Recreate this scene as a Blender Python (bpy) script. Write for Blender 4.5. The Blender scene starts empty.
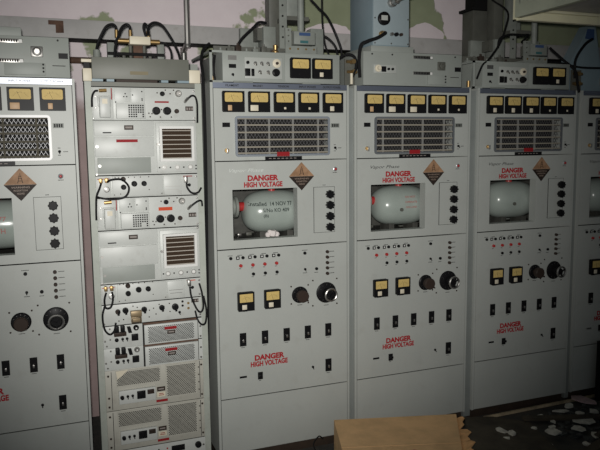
import bpy, bmesh, math, random
from mathutils import Vector, Matrix

# ------------------------------------------------------------------ camera, world, flash, exposure
SC = bpy.context.scene
COL = SC.collection
CAMP = Vector((-0.73934, -2.93495, 1.51288))
YAW, PITCH, ROLL = 0.37011, -0.12169, -0.01092


def axes():
    f = Vector((math.sin(YAW) * math.cos(PITCH), math.cos(YAW) * math.cos(PITCH), math.sin(PITCH)))
    r = Vector((math.cos(YAW), -math.sin(YAW), 0))
    u = r.cross(f)
    c, s = math.cos(ROLL), math.sin(ROLL)
    return c * r + s * u, -s * r + c * u, f


_r, _u, _f = axes()
cam_data = bpy.data.cameras.new('camera')
cam_data.sensor_width = 36.0
cam_data.lens = 670.259 * 36 / 600
cam_data.clip_start = 0.02
cam = bpy.data.objects.new('camera', cam_data)
cam.matrix_world = Matrix(((_r.x, _u.x, -_f.x, CAMP.x), (_r.y, _u.y, -_f.y, CAMP.y), (_r.z, _u.z, -_f.z, CAMP.z), (0, 0, 0, 1)))
COL.objects.link(cam)
SC.camera = cam

world = bpy.data.worlds.new('world')
SC.world = world
world.use_nodes = True
bg = world.node_tree.nodes['Background']
bg.inputs[0].default_value = (0.80, 0.92, 1.0, 1)
bg.inputs[1].default_value = 0.07

# the flash of the camera itself: one small spot beside the lens, with the soft round fall-off of a built-in flash
FLASH_POS = CAMP + Vector((-0.02, 0.02, 0.06))
FLASH_AIM = Vector((0.19, 0.0, 1.42))
fl = bpy.data.lights.new('camera_flash', 'SPOT')
fl.energy = 308
fl.color = (1.0, 0.975, 0.93)
fl.spot_size = math.radians(67.5)
fl.spot_blend = 1.0
fl.shadow_soft_size = 0.025
flo = bpy.data.objects.new('camera_flash', fl)
flo.location = FLASH_POS
flo.rotation_euler = (FLASH_AIM - FLASH_POS).to_track_quat('-Z', 'Y').to_euler()
COL.objects.link(flo)

vs = SC.view_settings
vs.view_transform = 'Standard'
vs.look = 'None'
vs.exposure = 0.0
vs.gamma = 1.0
vs.use_curve_mapping = False

rnd = random.Random(7)

# ------------------------------------------------------------------ materials
MATS = {}


def mat(name, col, rough=0.5, metal=0.0, spec=0.5, var=0.0, scale=6.0, col2=None, bump=0.0, bscale=60.0, dirt=0.0):
    """painted / plastic / metal surface: base colour with slow noise variation, optional dirt blotches and bump"""
    if name in MATS:
        return MATS[name]
    m = bpy.data.materials.new(name)
    m.use_nodes = True
    nt = m.node_tree
    b = nt.nodes['Principled BSDF']
    b.inputs['Roughness'].default_value = rough
    b.inputs['Metallic'].default_value = metal
    b.inputs['Specular IOR Level'].default_value = spec
    if var or col2 or dirt:
        tc = nt.nodes.new('ShaderNodeTexCoord')
        n = nt.nodes.new('ShaderNodeTexNoise')
        n.inputs['Scale'].default_value = scale
        n.inputs['Detail'].default_value = 6
        n.inputs['Roughness'].default_value = 0.6
        nt.links.new(tc.outputs['Object'], n.inputs['Vector'])
        mx = nt.nodes.new('ShaderNodeMix')
        mx.data_type = 'RGBA'
        c2 = col2 or tuple(max(0, c * (1 - var)) for c in col)
        mx.inputs['A'].default_value = (*col, 1)
        mx.inputs['B'].default_value = (*c2, 1)
        rp = nt.nodes.new('ShaderNodeMapRange')
        rp.inputs['From Min'].default_value = 0.38
        rp.inputs['From Max'].default_value = 0.66
        nt.links.new(n.outputs['Fac'], rp.inputs['Value'])
        nt.links.new(rp.outputs['Result'], mx.inputs['Factor'])
        out = mx.outputs['Result']
        if dirt:
            n2 = nt.nodes.new('ShaderNodeTexNoise')
            n2.inputs['Scale'].default_value = scale * 5
            n2.inputs['Detail'].default_value = 4
            nt.links.new(tc.outputs['Object'], n2.inputs['Vector'])
            r2 = nt.nodes.new('ShaderNodeMapRange')
            r2.inputs['From Min'].default_value = 0.58
            r2.inputs['From Max'].default_value = 0.78
            r2.inputs['To Max'].default_value = dirt
            nt.links.new(n2.outputs['Fac'], r2.inputs['Value'])
            m2 = nt.nodes.new('ShaderNodeMix')
            m2.data_type = 'RGBA'
            m2.inputs['B'].default_value = (0.16, 0.12, 0.08, 1)
            nt.links.new(out, m2.inputs['A'])
            nt.links.new(r2.outputs['Result'], m2.inputs['Factor'])
            out = m2.outputs['Result']
        nt.links.new(out, b.inputs['Base Color'])
    else:
        b.inputs['Base Color'].default_value = (*col, 1)
    if bump:
        tc = nt.nodes.new('ShaderNodeTexCoord')
        n3 = nt.nodes.new('ShaderNodeTexNoise')
        n3.inputs['Scale'].default_value = bscale
        n3.inputs['Detail'].default_value = 4
        nt.links.new(tc.outputs['Object'], n3.inputs['Vector'])
        bp = nt.nodes.new('ShaderNodeBump')
        bp.inputs['Strength'].default_value = bump
        bp.inputs['Distance'].default_value = 0.01
        nt.links.new(n3.outputs['Fac'], bp.inputs['Height'])
        nt.links.new(bp.outputs['Normal'], b.inputs['Normal'])
    MATS[name] = m
    return m


PAINT = mat('grey_green_paint', (0.462, 0.482, 0.455), 0.46, var=0.07, scale=3.0, dirt=0.10)
RACKP = mat('rack_grey_paint', (0.58, 0.60, 0.575), 0.42, var=0.08, scale=5.0, dirt=0.16)
RACKD = mat('rack_frame_paint', (0.44, 0.47, 0.42), 0.5, var=0.15, scale=8.0, dirt=0.2)
FILL = mat('filler_strip_paint', (0.25, 0.27, 0.26), 0.5, var=0.12)
TOPP = mat('chassis_paint', (0.325, 0.35, 0.325), 0.5, var=0.08, scale=4.0, dirt=0.1)
HEADP = mat('header_olive_paint', (0.17, 0.175, 0.15), 0.5, var=0.1, scale=8)
BLUEP = mat('blue_grey_paint', (0.24, 0.32, 0.36), 0.4, var=0.06)
STRIPA = mat('brushed_nameplate', (0.36, 0.40, 0.50), 0.36, metal=0.85)
BLACK = mat('black_plastic', (0.010, 0.010, 0.011), 0.4, spec=0.12)
BLACKM = mat('black_matte', (0.014, 0.014, 0.014), 0.7, spec=0.1)
RUBBER = mat('black_rubber', (0.012, 0.012, 0.013), 0.5, spec=0.15)
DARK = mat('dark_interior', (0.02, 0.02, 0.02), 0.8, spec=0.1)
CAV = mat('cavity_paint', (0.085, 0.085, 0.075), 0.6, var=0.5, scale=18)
YELL = mat('yellowed_dial', (0.66, 0.49, 0.18), 0.5, spec=0.2, var=0.12, scale=30)
CREAM = mat('cream_label', (0.72, 0.66, 0.52), 0.5)
TAN = mat('tan_adjuster', (0.55, 0.36, 0.20), 0.5)
WHITE = mat('white_enamel', (0.75, 0.75, 0.73), 0.35)
RED = mat('red_lettering', (0.38, 0.025, 0.03), 0.6, spec=0.15)
REDL = mat('red_tape', (0.30, 0.018, 0.022), 0.55, spec=0.15)
ORNG = mat('orange_red_tape', (0.60, 0.08, 0.03), 0.55, spec=0.15)
REDP = mat('red_enamel', (0.42, 0.03, 0.03), 0.35)
STEEL = mat('dull_steel', (0.42, 0.41, 0.39), 0.35, metal=0.9)
ALU = mat('satin_aluminium', (0.56, 0.59, 0.62), 0.36, metal=0.75)
BAR = mat('grille_bar_paint', (0.31, 0.285, 0.235), 0.5, spec=0.15)
BARD = mat('dark_grille_bar_paint', (0.07, 0.062, 0.042), 0.5, spec=0.12)
MESHW = mat('flash_lit_mesh_metal', (0.55, 0.55, 0.56), 0.5, metal=0.3, spec=0.3)  # mesh colour whitened to carry the flash highlights on the far left cabinet
MESHM = mat('expanded_mesh_metal', (0.19, 0.185, 0.19), 0.5, metal=0.2, spec=0.25)  # same mesh, mid tone painted in for the less lit cabinet
MESHD = mat('dim_lit_mesh_metal', (0.13, 0.127, 0.13), 0.5, metal=0.2, spec=0.2)  # same mesh, colour darkened for the weaker light on the right-hand cabinets
POST = mat('grille_post_paint', (0.24, 0.24, 0.23), 0.5, spec=0.15)
BRASS = mat('old_brass', (0.42, 0.28, 0.12), 0.38, metal=0.8)
BROWN = mat('brown_bakelite', (0.045, 0.032, 0.026), 0.45, spec=0.15)
CAPT = mat('engraved_black', (0.03, 0.03, 0.03), 0.6, spec=0.1)
FAINT = mat('faded_lettering', (0.62, 0.65, 0.62), 0.45)
PLTM = mat('worn_plate_marks', (0.30, 0.27, 0.25), 0.5, spec=0.15)
SIGNB = mat('brown_sign_enamel', (0.26, 0.15, 0.085), 0.5, spec=0.15, col2=(0.46, 0.28, 0.17), scale=22)
SIGND = mat('dark_sign_enamel', (0.035, 0.026, 0.022), 0.5, spec=0.12)
SIGNT = mat('sign_lettering', (0.33, 0.25, 0.20), 0.5)
TANK = mat('vessel_enamel', (0.37, 0.42, 0.385), 0.22, spec=0.5, var=0.08, scale=9)
INK = mat('marker_ink', (0.035, 0.05, 0.045), 0.6)
REDI = mat('faded_red_ink', (0.42, 0.17, 0.15), 0.6)
CARD = mat('cardboard', (0.74, 0.47, 0.23), 0.75, var=0.22, scale=9, bump=0.15, bscale=25)
CARDT = mat('torn_cardboard', (0.75, 0.42, 0.18), 0.85, var=0.3, scale=30)
PAPER = mat('paper_scrap', (0.86, 0.83, 0.74), 0.8, var=0.35, scale=25)
PAPERP = mat('pink_paper', (0.85, 0.62, 0.62), 0.8, var=0.25, scale=25)
BOARD = mat('dark_hardboard', (0.10, 0.082, 0.055), 0.75, var=0.5, scale=12)
RUBB = mat('dark_rubble', (0.035, 0.04, 0.042), 0.9, col2=(0.15, 0.155, 0.145), scale=30)
WOOD = mat('pale_batten_wood', (0.62, 0.50, 0.33), 0.7, var=0.4, scale=20)
PLIN = mat('brown_plinth', (0.045, 0.028, 0.018), 0.7, var=0.4, scale=15)
WAVE = mat('waveguide_paint', (0.26, 0.28, 0.255), 0.5, var=0.2, scale=14)
WAVED = mat('waveguide_dark_paint', (0.12, 0.122, 0.105), 0.5, var=0.2, scale=14)
BLUEL = mat('blue_label', (0.05, 0.09, 0.20), 0.5, spec=0.2)
GREENL = mat('green_blue_label', (0.05, 0.14, 0.15), 0.5, spec=0.2)
FRCR = mat('cream_frame_paint', (0.86, 0.83, 0.60), 0.5, var=0.1)
FRGR = mat('grey_frame_paint', (0.50, 0.53, 0.42), 0.5, var=0.15)
TRUNK = mat('trunking_grey', (0.50, 0.49, 0.48), 0.6, var=0.18, scale=5, dirt=0.3)
RUST = mat('rusty_brown', (0.13, 0.07, 0.045), 0.8, var=0.5, scale=20)
CLEAR = mat('pilot_lens', (0.85, 0.85, 0.82), 0.15)
CLOTH = mat('white_rag', (0.80, 0.74, 0.72), 0.85)
GOLD = mat('gold_tag', (0.33, 0.25, 0.15), 0.45, metal=0.5)


def wall_material():
    m = bpy.data.materials.new('peeling_plaster')
    m.use_nodes = True
    nt = m.node_tree
    b = nt.nodes['Principled BSDF']
    b.inputs['Roughness'].default_value = 0.85
    tc = nt.nodes.new('ShaderNodeTexCoord')
    n = nt.nodes.new('ShaderNodeTexNoise')
    n.inputs['Scale'].default_value = 5
    n.inputs['Detail'].default_value = 8
    nt.links.new(tc.outputs['Object'], n.inputs['Vector'])
    # bare plaster showing through in big patches: signed distance to a few blobs, edge broken up by noise
    blobs = [(2.09, 2.36, 0.25, 0.26), (1.76, 2.22, 0.17, 0.09), (-0.9, 2.60, 1.30, 0.53), (0.0, 2.62, 0.75, 0.52), (0.33, 2.62, 0.36, 0.43), (1.02, 2.20, 0.17, 0.07), (-0.9, 1.0, 1.9, 1.25)]
    acc = None
    for (bx_, bz, sx, sz) in blobs:
        bx_, bz, sx, sz = -0.739 + (bx_ + 0.739) * 0.938, 1.513 + (bz - 1.513) * 0.938, sx * 0.938, sz * 0.938
        mp = nt.nodes.new('ShaderNodeMapping')
        mp.inputs['Scale'].default_value = (1 / sx, 0.0, 1 / sz)
        mp.inputs['Location'].default_value = (-bx_ / sx, 0, -bz / sz)
        nt.links.new(tc.outputs['Object'], mp.inputs['Vector'])
        ln = nt.nodes.new('ShaderNodeVectorMath')
        ln.operation = 'LENGTH'
        nt.links.new(mp.outputs['Vector'], ln.inputs[0])
        if acc is None:
            acc = ln.outputs['Value']
        else:
            mn = nt.nodes.new('ShaderNodeMath')
            mn.operation = 'MINIMUM'
            nt.links.new(acc, mn.inputs[0])
            nt.links.new(ln.outputs['Value'], mn.inputs[1])
            acc = mn.outputs[0]
    ad = nt.nodes.new('ShaderNodeMath')
    ad.operation = 'MULTIPLY_ADD'
    nt.links.new(n.outputs['Fac'], ad.inputs[0])
    ad.inputs[1].default_value = 1.3
    nt.links.new(acc, ad.inputs[2])
    st = nt.nodes.new('ShaderNodeMapRange')
    st.inputs['From Min'].default_value = 1.62
    st.inputs['From Max'].default_value = 1.66
    nt.links.new(ad.outputs[0], st.inputs['Value'])
    n2 = nt.nodes.new('ShaderNodeTexNoise')
    n2.inputs['Scale'].default_value = 12
    n2.inputs['Detail'].default_value = 6
    nt.links.new(tc.outputs['Object'], n2.inputs['Vector'])

    def pair(a, c):
        x = nt.nodes.new('ShaderNodeMix')
        x.data_type = 'RGBA'
        x.inputs['A'].default_value = (*a, 1)
        x.inputs['B'].default_value = (*c, 1)
        nt.links.new(n2.outputs['Fac'], x.inputs['Factor'])
        return x.outputs['Result']
    pink = pair((0.86, 0.78, 0.80), (0.74, 0.65, 0.68))
    green = pair((0.36, 0.40, 0.26), (0.27, 0.30, 0.19))
    mx = nt.nodes.new('ShaderNodeMix')
    mx.data_type = 'RGBA'
    nt.links.new(pink, mx.inputs['A'])
    nt.links.new(green, mx.inputs['B'])
    nt.links.new(st.outputs['Result'], mx.inputs['Factor'])
    # darker brown-mauve tone on the lower wall, ragged upper edge
    sp = nt.nodes.new('ShaderNodeSeparateXYZ')
    nt.links.new(tc.outputs['Object'], sp.inputs['Vector'])
    hz = nt.nodes.new('ShaderNodeMath')
    hz.operation = 'MULTIPLY_ADD'
    nt.links.new(n.outputs['Fac'], hz.inputs[0])
    hz.inputs[1].default_value = 0.35
    nt.links.new(sp.outputs['Z'], hz.inputs[2])
    dd = nt.nodes.new('ShaderNodeMapRange')
    dd.inputs['From Min'].default_value = 1.90
    dd.inputs['From Max'].default_value = 1.98
    nt.links.new(hz.outputs[0], dd.inputs['Value'])
    md = nt.nodes.new('ShaderNodeMix')
    md.data_type = 'RGBA'
    nt.links.new(pair((0.50, 0.38, 0.37), (0.34, 0.26, 0.25)), md.inputs['A'])
    nt.links.new(mx.outputs['Result'], md.inputs['B'])
    nt.links.new(dd.outputs['Result'], md.inputs['Factor'])
    nt.links.new(md.outputs['Result'], b.inputs['Base Color'])
    bp = nt.nodes.new('ShaderNodeBump')
    bp.inputs['Strength'].default_value = 0.3
    bp.inputs['Distance'].default_value = 0.01
    nt.links.new(st.outputs['Result'], bp.inputs['Height'])
    nt.links.new(bp.outputs['Normal'], b.inputs['Normal'])
    return m


WALL = wall_material()
FLOOR = mat('dark_dirty_floor', (0.05, 0.052, 0.05), 0.85, col2=(0.10, 0.09, 0.075), scale=9, bump=0.4, bscale=30)
CEIL = mat('ceiling_paint', (0.35, 0.35, 0.33), 0.9)


# ------------------------------------------------------------------ mesh helpers
class MB:
    def __init__(s, org=(0, 0, 0)):
        s.bm = bmesh.new()
        s.o = Vector(org)

    def _fin(s, fs, m, smooth=False):
        for f in fs:
            f.material_index = m
            f.smooth = smooth

    def box(s, x0, x1, y0, y1, z0, z1, m=0, bev=0.0):
        vs_ = [s.bm.verts.new(Vector((x, y, z)) - s.o) for x in (x0, x1) for y in (y0, y1) for z in (z0, z1)]
        q = [(0, 1, 3, 2), (4, 6, 7, 5), (0, 4, 5, 1), (2, 3, 7, 6), (0, 2, 6, 4), (1, 5, 7, 3)]
        fs = [s.bm.faces.new([vs_[i] for i in k]) for k in q]
        s._fin(fs, m)
        if bev:
            es = list({e for f in fs for e in f.edges})
            r = bmesh.ops.bevel(s.bm, geom=es, offset=bev, segments=2, profile=0.5, affect='EDGES', clamp_overlap=True)
            s._fin(r['faces'], m)
        return s

    def obox(s, p, ax, ay, az, m=0):
        """oriented box: corner p and three edge vectors"""
        p = Vector(p); ax = Vector(ax); ay = Vector(ay); az = Vector(az)
        vs_ = [s.bm.verts.new(p + ax * i + ay * j + az * k - s.o) for i in (0, 1) for j in (0, 1) for k in (0, 1)]
        q = [(0, 1, 3, 2), (4, 6, 7, 5), (0, 4, 5, 1), (2, 3, 7, 6), (0, 2, 6, 4), (1, 5, 7, 3)]
        s._fin([s.bm.faces.new([vs_[i] for i in k]) for k in q], m)
        return s

    def lathe(s, p, axis, prof, seg=20, m=0):
        """prof: list of (radius, height along axis); a zero radius closes the end"""
        p = Vector(p) - s.o
        a = Vector(axis).normalized()
        t = Vector((0, 0, 1)) if abs(a.z) < 0.9 else Vector((1, 0, 0))
        e1 = a.cross(t).normalized()
        e2 = a.cross(e1)
        rings = []
        for (r, h) in prof:
            if r <= 1e-6:
                rings.append([s.bm.verts.new(p + a * h)])
            else:
                rings.append([s.bm.verts.new(p + a * h + (e1 * math.cos(k * 2 * math.pi / seg) + e2 * math.sin(k * 2 * math.pi / seg)) * r) for k in range(seg)])
        fs = []
        for A, B in zip(rings, rings[1:]):
            if len(A) == 1 and len(B) == 1:
                continue
            for k in range(seg):
                k2 = (k + 1) % seg
                if len(A) == 1:
                    fs.append(s.bm.faces.new([A[0], B[k], B[k2]]))
                elif len(B) == 1:
                    fs.append(s.bm.faces.new([A[k], B[0], A[k2]]))
                else:
                    fs.append(s.bm.faces.new([A[k], B[k], B[k2], A[k2]]))
        s._fin(fs, m, True)
        return s

    def cyl(s, p, axis, r, h, r2=None, seg=18, m=0):
        r2 = r if r2 is None else r2
        return s.lathe(p, axis, [(0, 0), (r, 0), (r2, h), (0, h)], seg, m)

    def tube(s, pts, r, seg=8, m=0, sub=6):
        P = [Vector(q) - s.o for q in pts]
        if len(P) > 2 and sub > 1:
            out = []
            for i in range(len(P) - 1):
                p0 = P[i - 1] if i else P[0] * 2 - P[1]
                p1, p2 = P[i], P[i + 1]
                p3 = P[i + 2] if i + 2 < len(P) else p2 * 2 - p1
                for k in range(sub):
                    t = k / sub
                    out.append(0.5 * ((2 * p1) + (p2 - p0) * t + (2 * p0 - 5 * p1 + 4 * p2 - p3) * t * t + (3 * p1 - p0 - 3 * p2 + p3) * t ** 3))
            out.append(P[-1])
            P = out
        rings = []
        n = None
        for i, c in enumerate(P):
            d = (P[min(i + 1, len(P) - 1)] - P[max(i - 1, 0)]).normalized()
            if n is None:
                n = d.orthogonal().normalized()
            else:
                n = (n - d * n.dot(d))
                n = n.normalized() if n.length > 1e-6 else d.orthogonal().normalized()
            b = d.cross(n)
            rings.append([s.bm.verts.new(c + (n * math.cos(2 * math.pi * k / seg) + b * math.sin(2 * math.pi * k / seg)) * r) for k in range(seg)])
        fs = []
        for A, B in zip(rings, rings[1:]):
            for k in range(seg):
                fs.append(s.bm.faces.new([A[k], A[(k + 1) % seg], B[(k + 1) % seg], B[k]]))
        fs.append(s.bm.faces.new(rings[0][::-1]))
        fs.append(s.bm.faces.new(rings[-1]))
        s._fin(fs, m, True)
        return s

    def loops(s, outer, inner, y0, y1, m=0):
        """plate in the xz plane between an outer and an inner loop with equally many points"""
        n = len(outer)
        V = [[s.bm.verts.new(Vector((x, y, z)) - s.o) for (x, z) in L] for L in (outer, inner) for y in (y0, y1)]
        of, ob, inf, inb = V
        fs = []
        for k in range(n):
            j = (k + 1) % n
            fs.append(s.bm.faces.new([of[k], of[j], inf[j], inf[k]]))
            fs.append(s.bm.faces.new([ob[k], inb[k], inb[j], ob[j]]))
            fs.append(s.bm.faces.new([of[k], ob[k], ob[j], of[j]]))
            fs.append(s.bm.faces.new([inf[k], inf[j], inb[j], inb[k]]))
        s._fin(fs, m)
        return s

    def frame(s, x0, x1, z0, z1, hx0, hx1, hz0, hz1, y0, y1, m=0):
        return s.loops([(x0, z0), (x1, z0), (x1, z1), (x0, z1)], [(hx0, hz0), (hx1, hz0), (hx1, hz1), (hx0, hz1)], y0, y1, m)

    def rframe(s, x0, x1, z0, z1, w, r, y0, y1, m=0):
        def rr(a, b, c, d, q):
            L = []
            for (cx, cz, st) in ((b - q, c + q, -90), (b - q, d - q, 0), (a + q, d - q, 90), (a + q, c + q, 180)):
                for k in range(5):
                    t = math.radians(st + 22.5 * k)
                    L.append((cx + q * math.cos(t), cz + q * math.sin(t)))
            return L
        return s.loops(rr(x0, x1, z0, z1, r), rr(x0 + w, x1 - w, z0 + w, z1 - w, max(r - w, 0.003)), y0, y1, m)

    def prism(s, poly, y0, y1, m=0):
        a = [s.bm.verts.new(Vector((x, y0, z)) - s.o) for x, z in poly]
        b = [s.bm.verts.new(Vector((x, y1, z)) - s.o) for x, z in poly]
        n = len(poly)
        fs = [s.bm.faces.new(a), s.bm.faces.new(b[::-1])]
        for k in range(n):
            fs.append(s.bm.faces.new([a[k], b[k], b[(k + 1) % n], a[(k + 1) % n]]))
        s._fin(fs, m)
        return s

    def flat(s, poly, z0, z1, m=0):
        """prism lying on the floor; poly in xy; z1 may be a list of heights"""
        n = len(poly)
        zz = z1 if isinstance(z1, (list, tuple)) else [z1] * n
        a = [s.bm.verts.new(Vector((x, y, z0)) - s.o) for x, y in poly]
        b = [s.bm.verts.new(Vector((x, y, z)) - s.o) for (x, y), z in zip(poly, zz)]
        fs = [s.bm.faces.new(a[::-1]), s.bm.faces.new(b)]
        for k in range(n):
            fs.append(s.bm.faces.new([a[k], a[(k + 1) % n], b[(k + 1) % n], b[k]]))
        s._fin(fs, m)
        return s

    def quad(s, x0, x1, z0, z1, y, m=0):
        f = s.bm.faces.new([s.bm.verts.new(Vector(c) - s.o) for c in ((x0, y, z0), (x1, y, z0), (x1, y, z1), (x0, y, z1))])
        f.material_index = m
        return s

    def perf(s, x0, x1, z0, z1, y, px=0.0088, pz=0.0056, w=0.0064, h=0.0036, m=1):
        """staggered slots punched through a panel"""
        r = 0
        z = z0
        while z + h <= z1:
            x = x0 + (px / 2 if r % 2 else 0)
            while x + w <= x1:
                s.quad(x, x + w, z, z + h, y, m)
                x += px
            z += pz
            r += 1
        return s

    def mesh(s, name, mats):
        bmesh.ops.recalc_face_normals(s.bm, faces=s.bm.faces)
        me = bpy.data.meshes.new(name)
        s.bm.to_mesh(me)
        s.bm.free()
        for m in (mats if isinstance(mats, (list, tuple)) else [mats]):
            me.materials.append(m)
        me.set_sharp_from_angle(angle=math.radians(35))
        return me


CACHE = {}


def shared(key, fn, mats):
    """mesh data built once; fn fills an MB"""
    if key not in CACHE:
        b = MB()
        fn(b)
        CACHE[key] = b.mesh(key, mats)
    return CACHE[key]


def link(name, me, parent=None, loc=(0, 0, 0)):
    o = bpy.data.objects.new(name, me)
    COL.objects.link(o)
    o.location = loc
    if parent is not None:
        o.parent = parent
    return o


def tag(o, label, cat, group=None, kind=None):
    o['label'] = label
    o['category'] = cat
    if group:
        o['group'] = group
    if kind:
        o['kind'] = kind
    return o


def thing(name, label, cat, loc=(0, 0, 0), group=None):
    return tag(link(name, None, None, loc), label, cat, group)


def part(name, b, mats, parent, label=None):
    """a unique part whose MB was made with org = thing's location"""
    o = link(name, b.mesh(name, mats), parent)
    if label:
        o['label'] = label
    return o


def single(name, b, mats, label, cat, group=None, kind=None):
    """a thing that is one mesh; MB made with org = its base"""
    o = link(name, b.mesh(name, mats), None, b.o)
    return tag(o, label, cat, group, kind)


def text_mesh(body, w, h, m, bold=0.0, shear=0.0, key=None, depth=0.0006):
    """lettering in the xz plane facing -y, centred, fitted to w x h"""
    k = ('txt', body, round(w, 4), round(h, 4), m.name, bold, shear)
    if k in CACHE:
        return CACHE[k]
    cu = bpy.data.curves.new('lettering', 'FONT')
    cu.body = body
    cu.size = 1.0
    cu.offset = bold
    cu.shear = shear
    cu.resolution_u = 3
    cu.extrude = 0.01
    cu.space_line = 0.95
    cu.align_x = 'CENTER'
    ob = bpy.data.objects.new('lettering', cu)
    COL.objects.link(ob)
    dg = bpy.context.evaluated_depsgraph_get()
    me = bpy.data.meshes.new_from_object(ob.evaluated_get(dg))
    bpy.data.objects.remove(ob)
    xs = [v.co.x for v in me.vertices]
    ys = [v.co.y for v in me.vertices]
    cx, cy = (min(xs) + max(xs)) / 2, (min(ys) + max(ys)) / 2
    sx, sy = w / (max(xs) - min(xs)), h / (max(ys) - min(ys))
    for v in me.vertices:
        x, y, z = v.co
        v.co = ((x - cx) * sx, -(z / 0.01 + 1) * 0.5 * depth, (y - cy) * sy)
    me.materials.clear()
    me.materials.append(m)
    CACHE[k] = me
    return me


OUT = (0, -1, 0)

# ------------------------------------------------------------------ setting


def struct(name, b, m):
    o = link(name, b.mesh(name, m), None, b.o)
    o['kind'] = 'structure'
    return o


struct('floor', MB().box(-3.2, 4.6, -4.2, 0.85, -0.1, 0.0), FLOOR)
struct('wall_back', MB().box(-3.2, 4.6, 0.85, 1.0, -0.1, 2.95), WALL)
struct('wall_right', MB().box(4.6, 4.75, -4.2, 1.0, -0.1, 2.95), TRUNK)
struct('ceiling', MB().box(-3.2, 4.75, -4.2, 1.0, 2.95, 3.05), CEIL)

# grey trunking along the back wall with its conduits
t = thing('wall_trunking', 'long grey horizontal cable trunking running along the plaster wall behind the cabinets', 'cable trunking', (0, 0.80, 2.05))
part('trunking_box', MB(t.location).box(-3.0, 4.5, 0.75, 0.85, 2.055, 2.150, bev=0.003), TRUNK, t)
part('lower_lip', MB(t.location).box(-3.0, 4.5, 0.735, 0.85, 2.049, 2.0545), BLACKM, t, 'black lower edge of the trunking')
part('rusty_patch', MB(t.location).prism([(-0.654, 2.139), (-0.582, 2.139), (-0.582, 2.080), (-0.620, 2.078), (-0.620, 2.118), (-0.654, 2.118)], 0.7465, 0.75), RUST, t, 'rusty brown broken patch')
single('conduit_pipe', MB((0.04, 0.79, 1.2)).cyl((0.042, 0.825, 0.0), (0, 0, 1), 0.018, 2.04, seg=14).tube([(0.042, 0.825, 2.02), (0.042, 0.725, 2.06), (0.042, 0.715, 2.10), (0.042, 0.715, 2.945)], 0.016, 10), STEEL,
       'vertical steel conduit pipe on the wall above the right side of the open rack', 'pipe')
single('water_pipe', MB((-0.3, 0.82, 1.95)).cyl((-1.2, 0.825, 1.955), (1, 0, 0), 0.017, 1.22, seg=12), RUST,
       'rusty brown horizontal pipe on the wall just below the grey trunking', 'pipe')

# ------------------------------------------------------------------ transmitter cabinets
W, DEP, H = 0.644, 0.62, 1.783
ZW = [0.06, 0.3225, 0.327, 1.0305, 1.0355, 1.4325, 1.437, 1.757]
METX = [0.089, 0.207, 0.326, 0.444, 0.564]
KNOBZ = [1.270, 1.219, 1.166, 1.114]
BRKX = [0.113, 0.219, 0.326, 0.433, 0.539]


def m_shell(b):
    b.box(-0.010, 0.002, 0, DEP, 0.055, H)
    b.box(0.642, 0.652, 0, DEP, 0.055, H)
    b.box(0.002, 0.642, DEP - 0.01, DEP, 0.055, H)
    b.box(0.002, 0.642, 0.028, DEP - 0.01, H - 0.01, H)
    b.box(0.002, 0.642, 0.006, DEP - 0.01, 0.055, 0.0585)


def m_meter(b):
    b.box(-0.049, 0.049, -0.020, -0.0002, -0.046, 0.046, 0, bev=0.006)
    b.frame(-0.049, 0.049, -0.046, 0.046, -0.040, 0.040, -0.002, 0.040, -0.023, -0.0195, 0)


def m_dial(b):
    b.rframe(-0.0395, 0.0395, -0.0015, 0.0385, 0.016, 0.006, -0.0222, -0.0203, 0)
    b.box(-0.027, 0.027, -0.0221, -0.0203, 0.010, 0.030, 0)
    # scale arc, ticks and pointer printed / standing on the dial
    for k in range(13):
        a = math.radians(150 - 10 * k)
        r0, r1 = 0.030, 0.034 if k % 3 else 0.037
        c, s_ = math.cos(a), math.sin(a)
        x0, z0, x1, z1 = r0 * c, -0.007 + r0 * s_, r1 * c, -0.007 + r1 * s_
        b.obox((x0 - 0.0004, -0.0229, z0), (0.0008, 0, 0), (0, 0.0005, 0), (x1 - x0, 0, z1 - z0), 1)
    b.obox((-0.0005, -0.0232, 0.000), (0.001, 0, 0), (0, 0.0006, 0), (-0.012, 0, 0.030), 1)


def m_adj(w, h):
    def f(b):
        b.box(-w / 2, w / 2, -0.0258, -0.0228, -h / 2, h / 2, 0, bev=0.001)
    return f


def m_smeter(b):
    b.box(-0.038, 0.038, -0.022, -0.0002, -0.044, 0.044, 0, bev=0.005)
    b.frame(-0.038, 0.038, -0.044, 0.044, -0.031, 0.031, -0.003, 0.036, -0.025, -0.0215, 0)


def m_sdial(b):
    b.box(-0.0308, 0.0308, -0.0242, -0.0222, -0.0028, 0.0358, 0)
    for k in range(9):
        a = math.radians(145 - 13.75 * k)
        c, s_ = math.cos(a), math.sin(a)
        b.obox((0.022 * c - 0.0004, -0.0248, -0.003 + 0.022 * s_), (0.0008, 0, 0), (0, 0.0005, 0), (0.004 * c, 0, 0.004 * s_), 1)
    b.obox((0, -0.025, -0.001), (0.001, 0, 0), (0, 0.0006, 0), (-0.008, 0, 0.028), 1)


def m_knob(b):
    prof = [(0, 0), (0.010, 0), (0.010, 0.010), (0.0165, 0.014), (0.0175, 0.030), (0.015, 0.034), (0, 0.034)]
    b.lathe((0, -0.004, 0), OUT, prof, 24)
    for k in range(8):
        a = k * math.pi / 4
        b.cyl((0.0162 * math.cos(a), -0.016, 0.0162 * math.sin(a)), OUT, 0.004, 0.021, seg=8)


def m_gframe(b):
    b.rframe(0.097, 0.552, 1.454, 1.636, 0.010, 0.014, -0.008, 0.0)


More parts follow.
